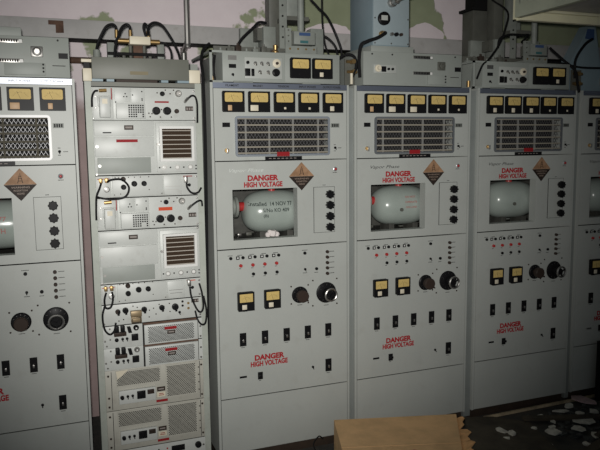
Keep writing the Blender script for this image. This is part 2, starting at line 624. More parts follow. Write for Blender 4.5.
def m_gmesh(b):
    # expanded metal: two families of slanting strands
    x0, x1, z0, z1 = 0.106, 0.543, 1.463, 1.629
    n = 27
    pitch = (x1 - x0) / n
    rows = 13
    rh = (z1 - z0) / rows
    for j in range(rows):
        za = z0 + j * rh
        off = (j % 2) * 0.5
        for i in range(n):
            xa = x0 + (i + off) * pitch
            if xa + pitch > x1:
                continue
            for sgn in (0, 1):
                p0 = (xa if not sgn else xa + pitch, za)
                p1 = (xa + pitch / 2, za + rh)
                b.obox((p0[0], 0.0155, p0[1] - 0.0010), (p1[0] - p0[0], 0, p1[1] - p0[1]), (0, 0.002, 0), (0, 0, 0.0021))


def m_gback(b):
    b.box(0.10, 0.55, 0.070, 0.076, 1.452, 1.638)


def m_sign_top(b):
    b.prism([(0, 0.066), (-0.062, 0), (0.062, 0)], -0.003, -0.0003)


def m_sign_bot(b):
    b.prism([(0, -0.066), (0.062, -0.0006), (-0.062, -0.0006)], -0.003, -0.0003)


def m_sign_mark(b):
    # small mast with waves
    b.prism([(-0.011, 0.006), (-0.008, 0.006), (0, 0.046), (-0.001, 0.046)], -0.0036, -0.003)
    b.prism([(0.011, 0.006), (0.008, 0.006), (0, 0.046), (0.001, 0.046)], -0.0036, -0.003)
    for z in (0.014, 0.024, 0.033):
        b.box(-0.012 + z * 0.2, 0.012 - z * 0.2, -0.0036, -0.003, z, z + 0.0018)


def m_reveal(b):
    b.frame(0.0765, 0.3915, 1.0705, 1.3085, 0.0795, 0.3885, 1.0735, 1.3055, 0.0006, 0.052)


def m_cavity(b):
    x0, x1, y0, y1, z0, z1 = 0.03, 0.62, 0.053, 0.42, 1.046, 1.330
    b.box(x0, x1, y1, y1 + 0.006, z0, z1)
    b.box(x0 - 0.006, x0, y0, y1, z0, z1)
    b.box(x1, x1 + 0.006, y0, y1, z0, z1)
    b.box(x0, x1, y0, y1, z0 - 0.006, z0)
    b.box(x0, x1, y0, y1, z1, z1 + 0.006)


def fittings(c):
    """small clutter lying on the floor of the window cavity, and a hose at its left"""
    r = random.Random(3)
    for k in range(12):
        w, h = r.uniform(0.015, 0.04), r.uniform(0.008, 0.024)
        y = r.choice((0.056, 0.066, 0.30, 0.33))
        P('fitting', 'fit%d' % k, lambda b: b.box(0, w, 0, 0.02, 0, h, 0, bev=0.002), (WAVED, WAVE, CAV, STEEL)[k % 4], c, (0.06 + 0.53 * k / 12, y, 1.0462))
    P('hose', 'cab_hose', lambda b: b.tube([(0.06, 0.36, 1.06), (0.09, 0.36, 1.16), (0.12, 0.37, 1.24), (0.09, 0.38, 1.31)], 0.008), WAVED, c)


def m_dialbase(r):
    def f(b):
        b.lathe((0, -0.0002, 0), OUT, [(0, 0), (r, 0), (r, 0.004), (r * 0.86, 0.008), (0, 0.008)], 32)
        for k in range(12):
            a = k * math.pi / 6
            b.obox((r * 0.72 * math.cos(a) - 0.0006, -0.0089, r * 0.72 * math.sin(a)), (0.0012, 0, 0), (0, 0.0008, 0), (r * 0.13 * math.cos(a), 0, r * 0.13 * math.sin(a)), 1)
    return f


def m_tuneknob(b):
    b.lathe((0, -0.0085, 0), OUT, [(0, 0), (0.018, 0), (0.020, 0.012), (0.028, 0.016), (0.0295, 0.038), (0.026, 0.042), (0, 0.042)], 12)
    b.cyl((0.018, -0.050, -0.018), OUT, 0.004, 0.010, seg=8)


def m_wheel(b):
    b.lathe((0, -0.0085, 0), OUT, [(0, 0), (0.022, 0), (0.022, 0.030), (0.017, 0.046), (0, 0.046)], 24, 0)
    # bright handwheel rim standing off the dial
    prof = []
    for k in range(9):
        a = k * 2 * math.pi / 8
        prof.append((0.028 + 0.0045 * math.cos(a), 0.052 + 0.006 * math.sin(a)))
    b.lathe((0, -0.0085, 0), OUT, prof, 28, 1)
    for k in range(3):
        a = k * 2 * math.pi / 3 + 0.6
        b.obox((-0.003, -0.066, 0), (0.006, 0, 0), (0, 0.008, 0), (0.027 * math.cos(a), 0, 0.027 * math.sin(a)), 0)


def m_breaker(b):
    b.frame(-0.015, 0.015, -0.031, 0.031, -0.007, 0.007, -0.020, 0.020, -0.006, -0.0002)
    b.box(-0.007, 0.007, -0.003, -0.0006, -0.020, 0.020)


def m_lever(b):
    b.box(-0.004, 0.004, -0.014, -0.0032, -0.012, 0.002, 0, bev=0.001)


def m_button(r, h):
    def f(b):
        b.lathe((0, -0.0002, 0), OUT, [(0, 0), (r, 0), (r, h * 0.7), (r * 0.8, h), (0, h)], 12)
    return f


def m_sqlamp(b):
    b.frame(-0.0075, 0.0075, -0.0075, 0.0075, -0.0036, 0.0036, -0.0036, 0.0036, -0.004, -0.0002, 0)
    b.box(-0.0035, 0.0035, -0.0028, -0.0004, -0.0035, 0.0035, 1)


def m_toggle(b):
    b.lathe((0, -0.0002, 0), OUT, [(0, 0), (0.006, 0), (0.006, 0.005), (0.003, 0.006), (0, 0.006)], 10)
    b.tube([(0, -0.006, 0), (0, -0.015, -0.008)], 0.0022, 6, sub=1)


def m_screw(b):
    b.lathe((0, -0.0002, 0), OUT, [(0, 0), (0.0042, 0), (0.0036, 0.0025), (0, 0.003)], 10)


def m_lens(b):
    b.lathe((0, -0.0002, 0), OUT, [(0, 0), (0.010, 0), (0.0105, 0.004), (0.0075, 0.006), (0, 0.006)], 16, 0)
    b.lathe((0, -0.0064, 0), OUT, [(0, 0), (0.0065, 0), (0.005, 0.006), (0, 0.008)], 16, 1)


def m_rotsw(b):
    b.box(-0.012, 0.012, -0.006, -0.0002, -0.018, 0.018, 0, bev=0.002)
    b.box(-0.010, 0.006, -0.024, -0.0062, -0.002, 0.010, 0, bev=0.003)


P = lambda n, key, fn, mats, par, loc=(0, 0, 0): link(n, shared(key, fn, mats), par, loc)


def captions(c):
    """tiny engraved captions beside the controls (too small to read)"""

    def line(x, z, w, h=0.0032):
        def f(b):
            r = random.Random(5)
            q = -w / 2
            while q < w / 2 - 0.001:
                e = r.uniform(0.0016, 0.0030)
                b.box(q, q + e, -0.0005, -0.0001, -h / 2, h / 2)
                q += e + 0.0011
        P('caption', 'cap%.3f%.4f' % (w, h), f, CAPT, c, (x, 0, z))
    for x in (0.062, 0.107, 0.164, 0.220, 0.278):
        line(x, 1.004, 0.022)
    for x in (0.108, 0.166, 0.222, 0.280):
        line(x, 0.941, 0.012)
    for x in (0.167, 0.224, 0.282):
        line(x, 0.899, 0.012)
    for z in (0.991, 0.965, 0.938, 0.912, 0.885):
        line(0.562, z, 0.026)
    line(0.422, 1.006, 0.028)
    line(0.422, 0.896, 0.02)
    line(0.480, 0.894, 0.018)
    for x in (0.127, 0.255):
        line(x, 0.738, 0.026)
    line(0.395, 0.742, 0.024)
    line(0.530, 0.728, 0.024)
    for x in BRKX:
        line(x, 0.566, 0.018)
    line(0.539, 0.386, 0.018)
    for z in KNOBZ:
        line(0.497, z + 0.003, 0.010, 0.006)
    line(0.523, 1.313, 0.014)
    line(0.579, 1.372, 0.022)
    line(0.604, 1.488, 0.018)
    line(0.580, 1.503, 0.012)
    line(0.580, 1.474, 0.012)
    line(0.193, 0.396, 0.012)


def cabinet(X, label, strip_words, adj, fill=None, strip=STRIPA, badge=True, gmat=None, plate=None, sx=1.0, sgx=0.419, dxw=0.0, msh=None):
    c = thing('transmitter_cabinet', label, 'cabinet', (X, 0, 0), 'row of transmitter cabinets')
    c.scale = (sx, 1, 1)
    fill = fill / sx if fill else None
    P('shell', 'cab_shell', m_shell, PAINT, c)
    P('plinth', 'cab_plinth', lambda b: b.box(-0.008, 0.650, 0.030, DEP, 0.0, 0.0548), PLIN, c)
    if fill:
        P('filler_strip', 'cab_fill%.3f' % fill, lambda b: b.box(0.6525, fill - 0.0105, 0.014, 0.05, 0.02, H - 0.012), FILL, c)
    # front panels
    P('kick_panel', 'cab_kick', lambda b: b.box(0.0045, 0.6395, 0, 0.005, ZW[0], ZW[1]), PAINT, c)
    P('control_panel', 'cab_ctrl', lambda b: b.box(0.0045, 0.6395, 0, 0.005, ZW[2], ZW[3]), PAINT, c)
    P('window_panel', 'cab_winp', lambda b: b.frame(0.0045, 0.6395, ZW[4], ZW[5], 0.0765, 0.3915, 1.0705, 1.3085, 0, 0.005), PAINT, c)
    P('meter_panel', 'cab_metp', lambda b: b.frame(0.0045, 0.6395, ZW[6], ZW[7], 0.104, 0.545, 1.461, 1.629, 0, 0.005), PAINT, c)
    st = P('name_strip', 'cab_strip' + strip.name, lambda b: b.obox((0.0025, -0.002, 1.7585), (0.639, 0, 0), (0, 0.012, 0), (0, 0.001, 0.0240)), strip, c)
    for k, wd in enumerate(strip_words):
        if wd:
            link('strip_lettering', text_mesh(wd, 0.0075 * len(wd), 0.0095, CAPT, 0.01), st, (METX[k], -0.0024, 1.7705))
    # five panel meters
    for k, x in enumerate(METX):
        mt = P('panel_meter', 'cab_meter', m_meter, BLACK, c, (x, 0, 1.699))
        P('dial', 'cab_dial', m_dial, [YELL, CAPT], mt)
        w, h, mm, dx = adj[k]
        P('adjuster', 'cab_adj%.3f%.3f%s' % (w, h, mm.name), m_adj(w, h), mm, mt, (dx, 0, -0.028))
    # ventilation grille
    bar = BARD if gmat is GRW else BAR
    g = P('grille', 'cab_gframe' + (gmat or ALU).name, m_gframe, gmat or ALU, c)
    for z in (1.625, 1.596, 1.563, 1.530, 1.497, 1.470):
        P('bar', 'cab_gbar' + bar.name, lambda b: b.box(0.105, 0.544, -0.004, 0.002, -0.0042 if bar is BARD else -0.0032, 0.0042 if bar is BARD else 0.0032), bar, g, (0, 0, z))
    for x in (0.148, 0.258, 0.373, 0.497):
        P('post', 'cab_gpost' + bar.name, lambda b: b.box(-0.004, 0.004, 0.004, 0.012, 1.463, 1.630), POST if bar is BAR else BARD, g, (x, 0, 0))
    P('mesh_screen', 'cab_gmesh' + (msh or MESHD).name, m_gmesh, msh or MESHD, g)
    P('dark_back', 'cab_gback', m_gback, DARK, g)
    lp = P('name_plate', 'cab_plate', lambda b: b.box(0.235, 0.410, -0.010, -0.0002, 1.4355, 1.4525), BLACK, c)
    P('red_tab', 'cab_redtab', lambda b: b.box(0.289, 0.349, -0.0115, -0.0085, 1.4535, 1.4735), REDL, lp)
    P('plate_marks', 'cab_platemarks', lambda b: [b.box(0.25 + 0.02 * k, 0.262 + 0.02 * k, -0.0106, -0.0101, 1.4425, 1.4455) for k in range(7)], PLTM, lp)
    P('data_plate', 'cab_dplate', lambda b: b.box(0.041, 0.075, -0.003, -0.0002, 1.587, 1.607), BLACK, c)
    rl = P('stamped_plate', 'cab_splate', lambda b: b.box(0.559, 0.602, -0.002, -0.0002, 1.584, 1.604), WAVE, c)
    P('plate_marks', 'cab_splmarks', lambda b: [b.box(0.564 + 0.009 * k, 0.570 + 0.009 * k, -0.0026, -0.0021, 1.587, 1.601) for k in range(4)], CAPT, rl)
    lk = P('door_lock', 'cab_lock', lambda b: b.cyl((0.058, -0.0002, 1.483), OUT, 0.010, 0.006), BRASS, c)
    P('key', 'cab_key', lambda b: b.box(0.055, 0.061, -0.020, -0.0064, 1.470, 1.492, 0, bev=0.002), STEEL, lk)
    P('toggle_switch', 'cab_toggle', m_toggle, BLACK, c, (0.580, 0, 1.489))
    # window panel furniture
    if badge:
        link('badge', text_mesh('Vapor Phase', 0.160, 0.020, STEEL if badge == 1 else FAINT, 0.004, 0.35), c, (0.149 + dxw, -0.0003, 1.390))
    link('warning_lettering', text_mesh('DANGER', 0.146, 0.027, RED, 0.05), c, (0.226 + dxw, -0.0003, 1.356))
    link('warning_lettering', text_mesh('HIGH VOLTAGE', 0.183, 0.025, RED, 0.045), c, (0.227 + dxw, -0.0003, 1.326))
    link('warning_lettering', text_mesh('DANGER', 0.146, 0.028, RED, 0.05), c, (0.241, -0.0003, 0.508))
    link('warning_lettering', text_mesh('HIGH VOLTAGE', 0.182, 0.026, RED, 0.045), c, (0.239, -0.0003, 0.478))
    sg = P('warning_sign', 'cab_signtop', m_sign_top, SIGNB, c, (sgx, 0, 1.358))
    P('sign_base', 'cab_signbot', m_sign_bot, SIGND, sg)
    P('mast_symbol', 'cab_signmark', m_sign_mark, SIGND, sg)
    for k, (wd, w) in enumerate((('WARNING', 0.070), ('RADIATION', 0.052), ('HAZARD', 0.028))):
        link('sign_lettering', text_mesh(wd, w, 0.0075, SIGNT), sg, (0, -0.0031, -0.011 - 0.0125 * k))
    P('indicator_lamp', 'cab_lens', m_lens, [ALU, REDP], c, (0.579, 0, 1.388))
    P('window_frame', 'cab_reveal', m_reveal, PAINT, c)
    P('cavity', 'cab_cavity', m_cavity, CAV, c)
    fittings(c)
    kp = P('knob_plate', 'cab_kplate', lambda b: (b.box(0.470, 0.575, -0.003, -0.0002, 1.087, 1.304, 0), b.frame(0.469, 0.576, 1.086, 1.305, 0.4705, 0.5745, 1.0875, 1.3035, -0.0033, -0.0003, 1)), [PAINT, CAPT], c)
    for z in KNOBZ:
        P('knob', 'cab_knob', m_knob, BLACK, kp, (0.5425, 0, z))
    # control panel furniture
    for k, x in enumerate((0.064, 0.121, 0.178, 0.235, 0.292)):
        P('push_button', 'cab_button', m_button(0.0075, 0.008), BLACK, c, (x, 0, 0.992))
        if k < 4:
            P('status_lamp', 'cab_sqlamp', m_sqlamp, [BLACK, WHITE], c, (x + 0.033, 0, 0.992))
            P('red_button', 'cab_redbtn', m_button(0.008, 0.010), REDP, c, (x + 0.046, 0, 0.955))
        if 0 < k < 4:
            P('push_button', 'cab_button', m_button(0.0075, 0.008), BLACK, c, (x + 0.048, 0, 0.912))
    P('push_button', 'cab_button', m_button(0.0075, 0.008), BLACK, c, (0.422, 0, 0.992))
    P('toggle_switch', 'cab_toggle', m_toggle, STEEL, c, (0.423, 0, 0.914))
    P('push_button', 'cab_button', m_button(0.0075, 0.008), BLACK, c, (0.481, 0, 0.912))
    for z in (0.991, 0.965, 0.938, 0.912, 0.885):
        P('fuse_cap', 'cab_fuse', m_button(0.0078, 0.013), BROWN, c, (0.536, 0, z))
    for x in (0.127, 0.254):
        sm = P('small_meter', 'cab_smeter', m_smeter, BLACK, c, (x, 0, 0.789))
        P('dial', 'cab_sdial', m_sdial, [YELL, CAPT], sm)
        P('adjuster', 'cab_sadj', lambda b: b.box(-0.021, 0.001, -0.0282, -0.0252, -0.036, -0.014, 0, bev=0.001), CREAM, sm)
    d1 = P('tuning_dial', 'cab_dialA', m_dialbase(0.040), [BLACK, STEEL], c, (0.395, 0, 0.792))
    P('knob', 'cab_tknob', m_tuneknob, BROWN, d1)
    d2 = P('tuning_dial', 'cab_dialB', m_dialbase(0.051), [BLACK, STEEL], c, (0.530, 0, 0.791))
    P('handwheel', 'cab_wheel', m_wheel, [BLACK, STEEL], d2)
    for (x, z) in ((0.352, 0.835), (0.438, 0.836), (0.352, 0.751), (0.438, 0.749), (0.462, 0.855), (0.586, 0.855), (0.461, 0.731), (0.586, 0.731)):
        P('screw', 'cab_screw', m_screw, BROWN, c, (x, 0, z))
    for x, z in [(q, 0.605) for q in BRKX] + [(0.539, 0.426)]:
        br = P('breaker', 'cab_breaker', m_breaker, BLACK, c, (x, 0, z))
        P('lever', 'cab_lever', m_lever, STEEL if (x, z) != (0.539, 0.426) else BLACK, br)
    P('data_plate', 'cab_lowplate' + (plate or BLACK).name, lambda b: b.box(0.094, 0.128, -0.002, -0.0002, 0.419, 0.428), plate or BLACK, c)
    P('rotary_switch', 'cab_rotsw', m_rotsw, BLACK, c, (0.193, 0, 0.420))
    P('toggle_switch', 'cab_toggle', m_toggle, STEEL, c, (0.458, 0, 0.426))
    captions(c)
    return c


TA, WA, WB, SA = (0.018, 0.024, TAN, -0.018), (0.036, 0.026, CREAM, -0.025), (0.020, 0.022, CREAM, -0.008), (0.010, 0.010, CREAM, 0.0)
X1, X3, X4, X5, X6 = -1.2350, -0.0080, 0.6950, 1.4010, 2.0840
STRIPW = mat('flash_lit_nameplate', (0.72, 0.76, 0.84), 0.34, metal=0.55)  # same metal strip, flash reflection painted in as a paler colour
GRW = mat('flash_lit_grille_frame', (0.70, 0.70, 0.70), 0.35)  # aluminium frame, flash glare put into the colour as white
GRD = mat('dim_lit_grille_frame', (0.13, 0.14, 0.15), 0.4)  # same frame darkened in colour where less flash arrives
GRM = mat('half_lit_grille_frame', (0.30, 0.33, 0.37), 0.35, metal=0.3)  # same frame, in-between brightness painted into the colour
cabinet(X1, 'grey transmitter cabinet at far left, cut by the frame, with flash-lit strip reading INPUT POWER', ['', '', '', 'INPUT POWER', 'OUTPUT POWER'], [SA, SA, SA, (0.036, 0.026, TAN, -0.022), (0.018, 0.024, TAN, -0.010)], None, STRIPW, 0, GRW, sgx=0.424, msh=MESHW)
cabinet(X3, 'large grey transmitter cabinet right of the open rack, handwriting on the vessel in its window', ['FILAMENT', 'MAGNET', 'TENSION', 'INPUT POWER', 'OUTPUT POWER'], [TA, WA, SA, SA, WB], X4 - X3, STRIPA, 2, GRM, None, 1.018, 0.410, -0.002, MESHM)
cabinet(X4, 'grey transmitter cabinet in the middle of the row, below the upright blue-grey box', [''] * 5, [TA, WA, WA, SA, SA], X5 - X4, STRIPA, 1, GRD, sgx=0.434, dxw=0.008)
cabinet(X5, 'dim grey transmitter cabinet second from the right, standing behind the floor rubble', [''] * 5, [WB, WB, WB, SA, SA], X6 - X5, STRIPA, 1, GRD, None, 0.982)
cabinet(X6, 'rightmost grey transmitter cabinet, half out of frame at the right edge', [''] * 5, [WB, WB, SA, SA, SA], None, STRIPA, 1, GRD, STEEL)

# vessels seen through the cabinet windows
TL, TR, TN, TXC, TYC, TZC = 0.156, 0.104, 2.9, 0.330, 0.165, 1.184


def tank_r(dx):
    q = min(abs(dx) / TL, 1.0)
    return TR * (1 - q ** TN) ** (1 / TN)


def m_tank(b):
    n = 40
    prof = []
    for k in range(n + 1):
        a = -math.cos(math.pi * k / n) * TL
        prof.append((tank_r(a), a))
    b.lathe((0, 0, 0), (1, 0, 0), prof, 48)


def wrap(me):
    me = me.copy()
    for v in me.vertices:
        r = tank_r(v.co.x)
        d = -0.0008 if v.co.y < -0.0003 else 0.0004
        v.co.y = -math.sqrt(max(r * r - v.co.z ** 2, 0.0)) + d
    return me


def place_text(body, w, h, m, cx, cz, parent, name):
    me = text_mesh(body, w, h, m, 0.014)
    me = me.copy()
    for v in me.vertices:
        v.co.x += cx
        v.co.z += cz
    return link(name, wrap(me), parent)


def vessel(X, label, port=True, words=()):
    v = thing('coolant_vessel', label, 'vessel', (X + TXC, TYC, TZC), 'vessels behind the cabinet windows')
    P('body', 'tank_body', m_tank, TANK, v)
    for x in (-0.07, 0.07):
        P('saddle', 'tank_saddle', lambda b: b.box(-0.015, 0.015, -0.05, 0.05, -0.1375, -TR + 0.012), CAV, v, (x, 0, 0))
    fg = P('end_flange', 'tank_flange', lambda b: b.lathe((-0.186, 0, 0.028), (-1, 0, 0), [(0, 0), (0.052, 0), (0.052, 0.012), (0.040, 0.014), (0.040, 0.026), (0, 0.026)], 28), WAVE, v)
    P('neck', 'tank_neck', lambda b: b.lathe((-0.1855, 0, 0.028), (1, 0, 0), [(0, 0), (0.034, 0), (0.022, 0.014), (0.022, 0.04), (0, 0.04)], 20), REDP, fg)
    P('top_valve', 'tank_valve', lambda b: (b.cyl((-0.01, -0.01, TR - 0.006), (0, 0, 1), 0.018, 0.022), b.box(-0.05, 0.045, -0.02, 0.005, TR + 0.012, TR + 0.024, 0, bev=0.003)), REDP, v)
    if port:
        P('port', 'tank_port', lambda b: b.lathe((-0.045, -0.110, -0.015), OUT, [(0, -0.004), (0.009, -0.004), (0.009, 0.003), (0.006, 0.004), (0, 0.002)], 14), WAVED, v)
    for (wd, w, h, m, cx, cz) in words:
        place_text(wd, w, h, m, cx - TXC, cz - TZC, v, 'handwriting')
    return v


vessel(X1, 'grey vessel with red lettering behind the window of the far left cabinet', False, [('HEALTH', 0.10, 0.022, REDI, 0.305, 1.165), ('77', 0.03, 0.018, REDI, 0.345, 1.215)])
vessel(X3, 'pale green-grey vessel with black handwriting behind the window right of the open rack', False,
       [('Installed  14 NOV 77', 0.205, 0.019, INK, 0.292, 1.228), ('S/No KO 409', 0.130, 0.018, INK, 0.312, 1.198), ('(B)', 0.024, 0.018, INK, 0.262, 1.170)])
vessel(X4, 'grey vessel with faded red writing and bright highlight, below the upright blue-grey box', True,
       [('DO NOT', 0.060, 0.010, REDI, 0.345, 1.232), ('OPERATE', 0.070, 0.010, REDI, 0.345, 1.206), ('ON LOAD', 0.066, 0.010, REDI, 0.345, 1.180)])
vessel(X5, 'dim grey vessel in the window of the cabinet second from the right', True)
vessel(X6, 'dark grey vessel in the window of the rightmost cabinet', True)

b = MB((0.265, 0.016, 1.0757))
for (dx, dy, dz, r) in ((-0.022, 0, 0.014, 0.014), (0.0, -0.004, 0.019, 0.018), (0.022, 0.002, 0.014, 0.014), (0.010, 0.004, 0.024, 0.012), (-0.012, 0.002, 0.026, 0.012)):
    b.lathe((0.265 + dx, 0.016 + dy, 1.0757 + dz - r), (0.15, 0.1, 1), [(0, 0), (r * 0.7, r * 0.25), (r, r), (r * 0.75, r * 1.6), (0, r * 2)], 9)
single('crumpled_rag', b, CLOTH, 'small crumpled white rag on the sill of the window with handwriting', 'rag')

# ------------------------------------------------------------------ open equipment rack and its modules
RX = -0.300
t = thing('equipment_rack', 'open two-post grey equipment rack full of modules between two tall cabinets', 'rack', (RX, 0.03, 0))
o_ = t.location
for (a, c_) in ((-0.545, -0.519), (-0.086, -0.058)):
    part('post', MB(o_).box(a, c_, 0.0, 0.004, 0.06, 1.775).box(a if a < -0.3 else c_ - 0.004, (a + 0.004) if a < -0.3 else c_, 0.004, 0.075, 0.06, 1.775), RACKD, t)
part('base_beam', MB(o_).box(-0.545, -0.058, 0.0, 0.26, 0.0, 0.0595, bev=0.003), RACKD, t)
part('top_beam', MB(o_).box(-0.519, -0.086, 0.005, 0.06, 1.7565, 1.7745), HEADP, t)


def screws(t, pts, m=STEEL):
    for (x, z) in pts:
        P('screw', 'mod_screw' + m.name, lambda b: b.lathe((0, -0.0062, 0), OUT, [(0, 0), (0.005, 0), (0.0042, 0.003), (0, 0.0035)], 10), m, t, (x - RX, 0, z))


def rmod(label, z0, z1, chassis=True, cat='rack module', mt=None):
    t = thing('rack_module', label, cat, (RX, 0, z0), 'modules in the open rack')
    part('front_panel', MB((RX, 0, z0)).box(-0.519, -0.086, -0.006, -0.001, z0 + 0.001, z1 - 0.001, 0, bev=0.001), mt or RACKP, t)
    if chassis:
        part('chassis', MB((RX, 0, z0)).box(-0.505, -0.098, 0.0, 0.30, z0 + 0.004, z1 - 0.004), DARK, t)
    return t


def rp(t, name, fn, m, label=None):
    """unique part given in world x / z, y measured from the module panel face at -0.006"""
    b = MB(t.location)
    fn(b)
    return part(name, b, m, t, label)


def kn(t, x, z, r, key='knob', m=BLACK, h=0.018, name='knob'):
    return P(name, 'rk_%s_%.4f_%.3f_%s' % (key, r, h, m.name), lambda b: b.lathe((0, -0.0062, 0), OUT, [(0, 0), (r, 0), (r * 0.95, h * 0.55), (r * 0.72, h * 0.6), (r * 0.66, h), (0, h)], 18), m, t, (x - t.location.x, 0, z - t.location.z))


def dots(t, pts, r=0.003, m=BLACKM, name='fastener'):
    for (x, z) in pts:
        P(name, 'rk_dot_%.4f_%s' % (r, m.name), lambda b: b.lathe((0, -0.0062, 0), OUT, [(0, 0), (r, 0), (r * 0.8, 0.003), (0, 0.003)], 10), m, t, (x - t.location.x, 0, z - t.location.z))


def lampw(t, x, z, r=0.009):
    return P('pilot_lamp', 'rk_lamp_%.4f' % r, lambda b: (b.lathe((0, -0.0062, 0), OUT, [(0, 0), (r, 0), (r, 0.004), (r * 0.8, 0.005), (0, 0.005)], 18, 0), b.lathe((0, -0.0113, 0), OUT, [(0, 0), (r * 0.75, 0), (r * 0.5, 0.003), (0, 0.004)], 16, 1)), [STEEL, CLEAR], t, (x - t.location.x, 0, z - t.location.z))


Y0 = -0.0062


def exciter(label, z0, red):
    t = rmod(label, z0, z0 + 0.137)
    z = lambda q: z0 + q
    pl = rp(t, 'plug_panel', lambda b: (b.box(-0.515, -0.434, -0.012, Y0, z(0.004), z(0.133), 0, bev=0.001)), RACKP)
    rp(t, 'filter_box', lambda b: (b.box(-0.492, -0.449, -0.040, -0.0122, z(0.010), z(0.095), 0, bev=0.004), b.box(-0.497, -0.444, -0.022, -0.0122, z(0.055), z(0.100), 0, bev=0.003), b.box(-0.481, -0.460, -0.0415, -0.0402, z(0.066), z(0.086), 1)), [RACKP, CREAM])
    lampw(t, -0.504, z(0.097), 0.0085); lampw(t, -0.504, z(0.051), 0.0085)
    dots(t, [(-0.507, z(0.028))], 0.005)
    rp(t, 'red_line', lambda b: b.box(-0.442, -0.438, -0.0126, -0.0122, z(0.085), z(0.132)), REDL)
    rp(t, 'blank_panel', lambda b: (b.box(-0.428, -0.362, -0.010, Y0, z(0.074), z(0.134), 0, bev=0.001), b.box(-0.360, -0.303, -0.010, Y0, z(0.074), z(0.134), 0, bev=0.001)), RACKP)
    for (x, q) in ((-0.390, 0.098), (-0.378, 0.098), (-0.384, 0.110), (-0.424, 0.075), (-0.354, 0.105), (-0.315, 0.120), (-0.315, 0.090), (-0.315, 0.084)):
        P('fastener', 'rk_dotf', lambda b: b.lathe((0, -0.0102, 0), OUT, [(0, 0), (0.003, 0), (0.0025, 0.003), (0, 0.003)], 10), CAPT, t, (x - RX, 0, q))

    def vent(b):
        b.box(-0.424, -0.305, -0.024, Y0, z(0.006), z(0.071), 0, bev=0.0015)
        for i in range(7):
            for j in range(6):
                if i > 3 and j < 2 and i < 6:
                    continue
                b.quad(-0.375 + i * 0.0095, -0.3685 + i * 0.0095, z(0.012 + j * 0.0092), z(0.018 + j * 0.0092), -0.0243, 1)
    rp(t, 'vent_box', vent, [RACKP, BLACKM])
    kn(t, -0.229, z(0.112), 0.0105, h=0.016)
    rp(t, 'ring_connector', lambda b: (b.lathe((-0.160, Y0, z(0.114)), OUT, [(0, 0), (0.0145, 0), (0.0145, 0.006), (0.010, 0.014), (0.007, 0.014), (0.006, 0.006), (0, 0.006)], 20)), STEEL)
    kn(t, -0.257, z(0.040), 0.0175, h=0.022); kn(t, -0.211, z(0.040), 0.0175, h=0.022)
    kn(t, -0.170, z(0.039), 0.010, m=BROWN, h=0.02)
    dots(t, [(-0.195, z(0.113)), (-0.250, z(0.116)), (-0.180, z(0.128)), (-0.215, z(0.128)), (-0.288, z(0.030)), (-0.275, z(0.028)), (-0.283, z(0.015)), (-0.240, z(0.014)), (-0.193, z(0.014)), (-0.234, z(0.046))], 0.0032, BROWN)
    rp(t, 'tape_label', lambda b: b.box(-0.262, -0.202, -0.0068, Y0, z(0.074 if red is REDL else 0.075), z(0.081 if red is REDL else 0.090)), red)
    rp(t, 'data_plate', lambda b: (b.box(-0.131, -0.097, -0.007, Y0, z(0.041), z(0.060), 0), [b.box(-0.127 + 0.011 * k, -0.120 + 0.011 * k, -0.0076, -0.0071, z(0.045), z(0.055), 1) for k in range(3)]), [BROWN, PLTM])
    rp(t, 'coax_plug', lambda b: b.tube([(-0.133, -0.010, z(0.078)), (-0.131, -0.022, z(0.084)), (-0.122, -0.030, z(0.095))], 0.006, 8, sub=3), STEEL)
    rp(t, 'plug_cap', lambda b: b.tube([(-0.490, -0.020, z(0.120)), (-0.460, -0.020, z(0.122))], 0.0075, 10, sub=1), BRASS, 'brass plug')
    screws(t, [(-0.512, 0.008), (-0.093, 0.010), (-0.093, 0.125)])
    return t


